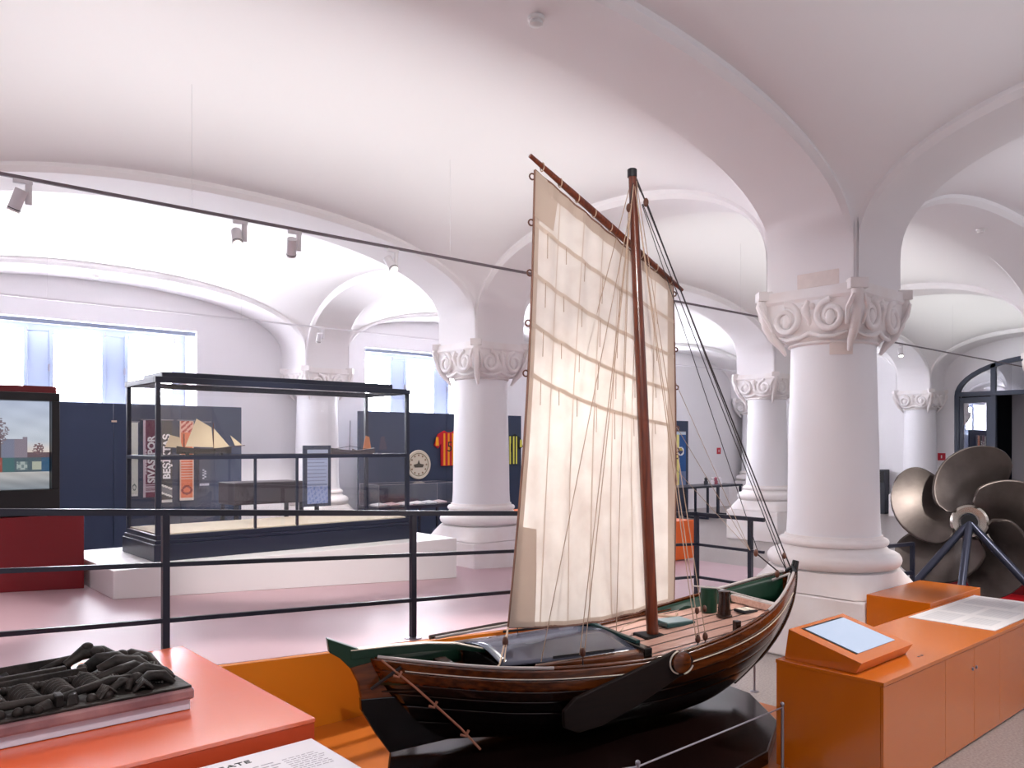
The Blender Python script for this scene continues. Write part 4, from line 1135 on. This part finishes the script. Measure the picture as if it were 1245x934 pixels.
# covering boards along the foredeck edge
for side in (-1, 1):
    def cv(i, j):
        x = x0+(2.75-x0)*i; h = half_in(x); return (x, side*(h-.03*j), deck_z(x)+.016)
    MB().grid(cv, 20, 2).build('covering_board', M_hull, bt, solid=.014)
# floor of the open cockpit
def ck(i, j):
    x = .30+.7*i; h = half_in(x)*.88; return (x, -h+2*h*j, .50)
MB().grid(ck, 14, 4).build('cockpit_floor', M_tar, bt, solid=.01)
MB().box(.72, .80, -.20, .20, .585, .605).build('thwart', M_hulld, bt)
# grey cover amidships, low ridge
def cover(i, j):
    x = .98+.93*i; h = .31+.07*min(1, i*2); t = 2*j-1
    return (x, h*t, .648+.045*(1-abs(t)**1.6)+.012*i)
b = MB().grid(cover, 14, 14); b.build('deck_cover', M_cover, bt, smooth=50, solid=.012)
for side in (-1, 1):
    MB().hexa([(1.12, side*.385, .56), (1.95, side*.475, .57), (1.95, side*.375, .57), (1.12, side*.34, .56)], [(1.18, side*.385, .650), (1.95, side*.46, .66), (1.95, side*.39, .672), (1.18, side*.365, .652)]).build('coaming', M_hull, bt, bevel=.006)
    MB().box(1.30, 1.74, side*.375-.006, side*.375+.006, .672, .688).build('cover_batten', M_ink, bt)
MB().box(.965, .985, -.30, .30, .53, .645).build('cover_end_board', M_tar, bt)
MB().box(1.91, 1.97, -.47, .47, .58, .69).build('mast_beam', M_tar, bt, bevel=.006)
MB().box(1.93, 1.965, -.34, .42, .69, .712).build('beam_rail', M_teal, bt, bevel=.004)
MB().box(1.88, 2.0, .27, .36, .69, .76).build('beam_bracket', M_teal, bt, bevel=.012)
# mast
mx, mz0, mz1, rake = 2.30, .60, 3.935, .174
def mast_pt(z): return Vector((mx-rake*(z-.65)/3.29, 0, z))
MB().tube([mast_pt(z) for z in (mz0, 1.6, 2.6, 3.4, 3.88)]+[mast_pt(mz1)], [.043, .043, .039, .034, .028, .026], 16).build('mast', M_mast, bt, smooth=50)
MB().lathe([(.034, -.035), (.034, .018), (.026, .024)], 16, tuple(mast_pt(3.915))).build('mast_cap', M_ink, bt, smooth=40)
MB().box(mx-.11, mx+.11, -.09, .09, .605, .65).build('mast_step', mat('dull_black_wood', '120c0b', .6, spec=.2), bt, bevel=.01)
# deck furniture
def toboat(u, v, z): 
    dx, dy = u-BOAT.x, v-BOAT.y; return Vector((.9614*dx-.2751*dy, .2751*dx+.9614*dy, z))
hz = deck_z(2.55)+.012
MB().box(2.43, 2.68, .0, .19, hz-.008, hz+.022).build('hatch', M_teal, bt, bevel=.006)
MB().box(2.445, 2.665, .015, .175, hz+.0225, hz+.026).build('hatch_lid', mat('pale_teal_lid', '8ea3a5', .4), bt)
z_ = deck_z(2.93)+.008
MB().lathe([(.058, 0), (.058, .012), (.05, .016), (.042, .10), (.040, .17), (.046, .172), (.046, .19), (.03, .195)], 20, (2.92, -.03, z_)).build('stove_pipe', M_hulld, bt, smooth=40)
MB().lathe([(.062, 0), (.062, .18), (.055, .185)], 20, (2.93, .16, z_)).build('green_barrel', M_green, bt, smooth=40)
MB().tube([(2.80, .20, z_+.2), (2.95, .08, z_+.19), (3.25, -.07, z_+.10)], .006, 6).build('iron_bar', M_greywood, bt)
MB().box(3.05, 3.18, -.10, .02, deck_z(3.1)+.008, deck_z(3.1)+.028).build('skylight', M_ink, bt, bevel=.004)
for k in (0, 1): MB().box(3.062+.06*k, 3.108+.06*k, -.088, .008, deck_z(3.1)+.0285, deck_z(3.1)+.031).build('skylight_pane', M_cream, bt)
for (x, y, s_) in ((2.72, -.40, 1.), (2.05, .42, .8), (3.05, .30, 1.)):
    MB().box(x-.022, x+.022, y-.022, y+.022, deck_z(x)+.01, deck_z(x)+.01+.085*s_).build('bitt', M_hulld, bt, bevel=.006)
MB().box(3.22, 3.29, -.24, .25, deck_z(3.25)+.035, deck_z(3.25)+.07).build('bow_thwart', M_greywood, bt, bevel=.006)
MB().box(3.215, 3.222, -.24, .25, deck_z(3.25)+.012, deck_z(3.25)+.06).build('thwart_edge', M_deck, bt)
rope = [(2.18, .22, .625), (2.26, .31, .63), (2.42, .36, .66), (2.55, .30, .70), (2.66, .22, .69), (2.72, .28, .70)]
MB().tube(rope, .010, 7).build('loose_rope', M_rope, bt, smooth=60)
# leeboards
for side in (-1, 1):
    yb = side*.535
    op = [(2.20, .655), (2.24, .60), (2.21, .545), (2.12, .50), (1.8, .36), (1.55, .275), (1.38, .255), (1.28, .30), (1.275, .40), (1.36, .47), (1.7, .56), (1.95, .63), (2.10, .675)]
    lb = MB().prism(op, 'y', yb-.016, yb+.016).build('leeboard', mat('near_black_wood', '190c08', .6, col2='120806', spec=.25, vscale=3, stretch=(1.2, 14, 14)), bt, bevel=.008)
    arc = [(2.13+.085*math.cos(a), yb+side*.02, .60+.075*math.sin(a)) for a in [math.radians(105+150*k/20) for k in range(21)]]
    MB().tube(arc, .0055, 6).build('leeboard_rim', M_cream, lb, smooth=60)
    arc = [(2.14+.09*math.cos(a), yb+side*.02, .595+.075*math.sin(a)) for a in [math.radians(-80+60*k/10) for k in range(11)]]
    MB().tube(arc, .0055, 6).build('leeboard_rim', M_cream, lb, smooth=60)
    c_ = MB().lathe([(.07, 0), (.07, .02), (.05, .03)], 24).build('leeboard_boss', M_hull, lb, smooth=40)
    c_.rotation_euler = (side*-PI/2, 0, 0); c_.location = (2.13, yb+side*.0155, .60)

# sail: world corner points, bowed away from the mast
def bl(u, v, z): return toboat(u, v, z)
S_BL, S_BR = bl(3.44, 3.98, .80), bl(4.95, 3.80, .81)
S_TL, S_TR = bl(3.58, 3.875, 3.80), bl(4.88, 3.755, 3.19)
awayn = Vector((0, 1, 0))
def sail_pt(a, c, off=0.0):
    """a: 0 leech .. 1 luff, c: 0 foot .. 1 head"""
    lo = S_BL.lerp(S_BR, a); hi = S_TL.lerp(S_TR, a); p = lo.lerp(hi, c)
    p = p+Vector((0, 0, -.07*math.sin(PI*a)*(1-c)))
    p = p+(S_BR-S_BL)*(.028*math.sin(PI*c)*((1-a)*1.0+a*.6))
    bel = .13*math.sin(PI*a)**.8*math.sin(PI*min(1, c*.92+.06))
    fold = .010*math.sin(a*31+3*math.sin(c*3))*(1-c*.6)+.006*math.sin(a*57+c*5)
    edge = math.sin(PI*a)**.3
    return p+awayn*(bel+fold*edge-off)
m = bpy.data.materials.new('cream_sailcloth'); m.use_nodes = True; MATS['sail'] = m
nt = m.node_tree; out_ = nt.nodes['Material Output']; pb_ = nt.nodes['Principled BSDF']; pb_.inputs['Roughness'].default_value = .85
tcn = nt.nodes.new('ShaderNodeTexCoord'); nz = nt.nodes.new('ShaderNodeTexNoise'); nz.inputs['Scale'].default_value = 3.5; nz.inputs['Detail'].default_value = 6
nt.links.new(tcn.outputs['Object'], nz.inputs['Vector'])
cr_ = nt.nodes.new('ShaderNodeValToRGB'); cr_.color_ramp.elements[0].color = (*srgb('d8cbc0'), 1); cr_.color_ramp.elements[1].color = (*srgb('e9e0d6'), 1)
cr_.color_ramp.elements[0].position = .3; cr_.color_ramp.elements[1].position = .6
nt.links.new(nz.outputs['Fac'], cr_.inputs[0]); nt.links.new(cr_.outputs[0], pb_.inputs['Base Color'])
trn = nt.nodes.new('ShaderNodeBsdfTranslucent'); nt.links.new(cr_.outputs[0], trn.inputs[0])
mxs = nt.nodes.new('ShaderNodeMixShader'); mxs.inputs[0].default_value = .52
nt.links.new(pb_.outputs[0], mxs.inputs[1]); nt.links.new(trn.outputs[0], mxs.inputs[2]); nt.links.new(mxs.outputs[0], out_.inputs[0])
M_sail = m
def cloth(name, col, tr):
    m = bpy.data.materials.new(name); m.use_nodes = True; MATS[name] = m; n_ = m.node_tree
    p_ = n_.nodes['Principled BSDF']; p_.inputs['Base Color'].default_value = (*srgb(col), 1); p_.inputs['Roughness'].default_value = .85
    t_ = n_.nodes.new('ShaderNodeBsdfTranslucent'); t_.inputs[0].default_value = (*srgb(col), 1)
    x_ = n_.nodes.new('ShaderNodeMixShader'); x_.inputs[0].default_value = tr
    n_.links.new(p_.outputs[0], x_.inputs[1]); n_.links.new(t_.outputs[0], x_.inputs[2]); n_.links.new(x_.outputs[0], n_.nodes['Material Output'].inputs[0])
    return m
M_seam = cloth('sail_seam_cloth', 'd6c5b6', .40); M_patch = cloth('sail_patch_cloth', 'cdbbad', .40)
sail = MB().grid(lambda a, c: sail_pt(a, c), 90, 90).build('sail', M_sail, bt, smooth=60)
def strip(name, f0, f1, n, m, off=.004):
    """a cloth band on the near face of the sail between two curves of (a, c)"""
    vs = []
    for k in range(n+1):
        t = k/n
        for f_ in (f0, f1): vs.append(sail_pt(*f_(t), off))
    return MB().add(vs, [(2*k, 2*k+1, 2*k+3, 2*k+2) for k in range(n)]).build(name, m, sail, solid=0)
for a in (.17, .33, .47, .60, .73, .86):
    strip('seam', lambda t: (a-.0035, t), lambda t: (a+.0035, t), 60, M_seam)
# reef bands run parallel to the yard
for c in (.885, .775, .665, .555):
    strip('reef_band', lambda t: (t, c+.007), lambda t: (t, c-.004), 50, M_seam, .006)
    for k in range(7):
        a = .09+.13*k; p = sail_pt(a, c, .012); q = sail_pt(a+.004, c-.055-.02*math.sin(k*5), .014)
        MB().tube([p, q], .0028, 5).build('reef_point', M_rope, sail)
strip('corner_patch', lambda t: (.0, .0+.22*t), lambda t: (.14-.02*t*t, .22*t), 20, M_patch, .007)
strip('corner_patch', lambda t: (0, 1-.10*t), lambda t: (.16*(1-t*.2), 1-.10*t*1.0), 12, M_patch, .007)
strip('head_band', lambda t: (t, 1), lambda t: (t, .972), 50, M_patch, .005)
strip('leech_band', lambda t: (0, t), lambda t: (.035, t), 50, M_patch, .005)
strip('luff_band', lambda t: (1, t), lambda t: (.955, t), 50, M_patch, .005)
strip('foot_band', lambda t: (t, 0), lambda t: (t, .012), 50, M_patch, .005)
for nm, f_ in (('bolt_rope', lambda t: (0, t)), ('bolt_rope', lambda t: (1, t)), ('bolt_rope', lambda t: (t, 0)), ('bolt_rope', lambda t: (t, 1))):
    MB().tube([sail_pt(*f_(k/40)) for k in range(41)], .008, 6).build(nm, mat('brown_bolt_rope', '7d5a4c', .8), sail, smooth=60)
def ring(p, r=.020):
    return MB().tube([(p[0]+r*math.cos(2*PI*k/14), p[1], p[2]+r*math.sin(2*PI*k/14)) for k in range(14)], .0055, 6, closed=True).build('reef_ring', M_block, sail, smooth=60)
for c in (.985, .885, .775, .665, .555): ring(sail_pt(0, c)-Vector((.018, 0, 0)))
for c in (.975, .80, .68, .55, .48, .46): ring(sail_pt(1, c)+Vector((.014, 0, 0)), .016)
# yard
y0_ = bl(3.52, 3.865, 3.875); y1_ = bl(4.97, 3.745, 3.165)
MB().tube([y0_.lerp(y1_, t)-Vector((0, .012, 0)) for t in (0, .25, .5, .75, 1)], [.015, .024, .027, .023, .014], 10).build('yard', M_mast, bt, smooth=50)
for k in range(9):
    t = .07+.105*k; p = y0_.lerp(y1_, t)-Vector((0, .012, 0))
    MB().tube([(p.x, p.y+.028*math.cos(a), p.z+.028*math.sin(a)-.005) for a in [2*PI*q/12 for q in range(12)]], .004, 5, closed=True).build('lashing', M_rope, bt)
# rigging
top_ = mast_pt(3.87)
def rope_(name, pts, r, m): return MB().tube(pts, r, 5).build(name, m, bt)
def block_(p, r=.022):
    return MB().sphere(p, r, 10, 8, (.8, .8, 1.35)).build('block', M_block, bt, smooth=60)
for (x, y, z, m) in ((1.47, -.46, .70, M_rope), (1.44, -.455, .70, M_rope), (2.30, -.49, .72, M_rope), (2.33, -.49, .72, M_rope), (1.45, .47, .72, M_rope), (2.32, .49, .72, M_rope)):
    rope_('shroud', [top_+Vector((0, .02*(1 if y > 0 else -1), -.02)), (x, y, z)], .0032, m)
for (x, y) in ((1.455, -.467), (2.315, -.49), (2.40, -.46), (1.455, .467), (2.315, .49)):
    block_((x, y, .715)); rope_('lanyard', [(x, y, .69), (x, y, .60)], .004, M_ropedark)
    block_((x+.0, y*.985, .90 if y < 0 and x > 2 else .72), .018)
rope_('shroud', [top_+Vector((.02, -.02, -.02)), (2.40, -.46, .73)], .003, M_rope)
# halyard blocks at the masthead and falls
block_(top_+Vector((-.05, -.03, -.22)), .024); block_(top_+Vector((.10, -.02, -.16)), .024)
rope_('halyard', [top_+Vector((0, -.02, 0)), top_+Vector((-.05, -.03, -.22)), mast_pt(3.36)+Vector((-.06, .02, 0))], .005, M_ropedark)
rope_('halyard', [top_+Vector((-.05, -.03, -.22)), (1.96, -.10, 1.6), (1.90, -.15, .74)], .003, M_rope)
rope_('halyard', [top_+Vector((-.04, -.04, -.22)), (1.20, -.40, .67)], .003, M_rope)
rope_('halyard', [top_+Vector((.02, 0, 0)), top_+Vector((.10, -.02, -.16))], .005, M_ropedark)
# stays to the bow
bowp = Vector((3.60, 0, 1.03))
rope_('forestay', [top_+Vector((.02, 0, .03)), bowp], .0055, M_ropedark)
for (dx, dy) in ((.0, -.03), (.0, .02)):
    rope_('forestay', [top_+Vector((.10, dy, -.16)), Vector((3.50, dy*.6, 1.12)), bowp+Vector((-.04, 0, -.02))], .0035, M_ropedark)
block_((3.535, 0, 1.13), .02)
rope_('forestay', [top_+Vector((.10, .03, -.16)), Vector((3.36, .10, 1.16))], .003, M_ropedark)
block_((3.34, .10, 1.15), .022); rope_('tack_line', [(3.34, .10, 1.15), (3.52, .03, .99)], .006, M_ropedark); block_((3.50, .04, .985), .024)
for q in range(3): rope_('tack_line', [sail_pt(1, .70-.14*q), Vector((3.30, .12, 1.17))], .0022, M_rope)
rope_('sheet', [S_BL, (.97, -.30, .66), (.93, -.33, .645)], .006, M_rope); block_(S_BL.lerp(Vector((.97, -.32, .68)), .45), .026)
rope_('sheet', [S_BL, (1.0, -.30, .67)], .004, M_rope)
# spars lying along the far side
MB().tube([(.75, .36, .70), (1.30, .43, .72), (1.95, .45, .72)], .016, 8).build('spare_spar', M_hulld, bt, smooth=50)
MB().tube([(.78, .33, .70), (1.6, .37, .745)], .010, 8).build('spare_spar', M_greywood, bt, smooth=50)
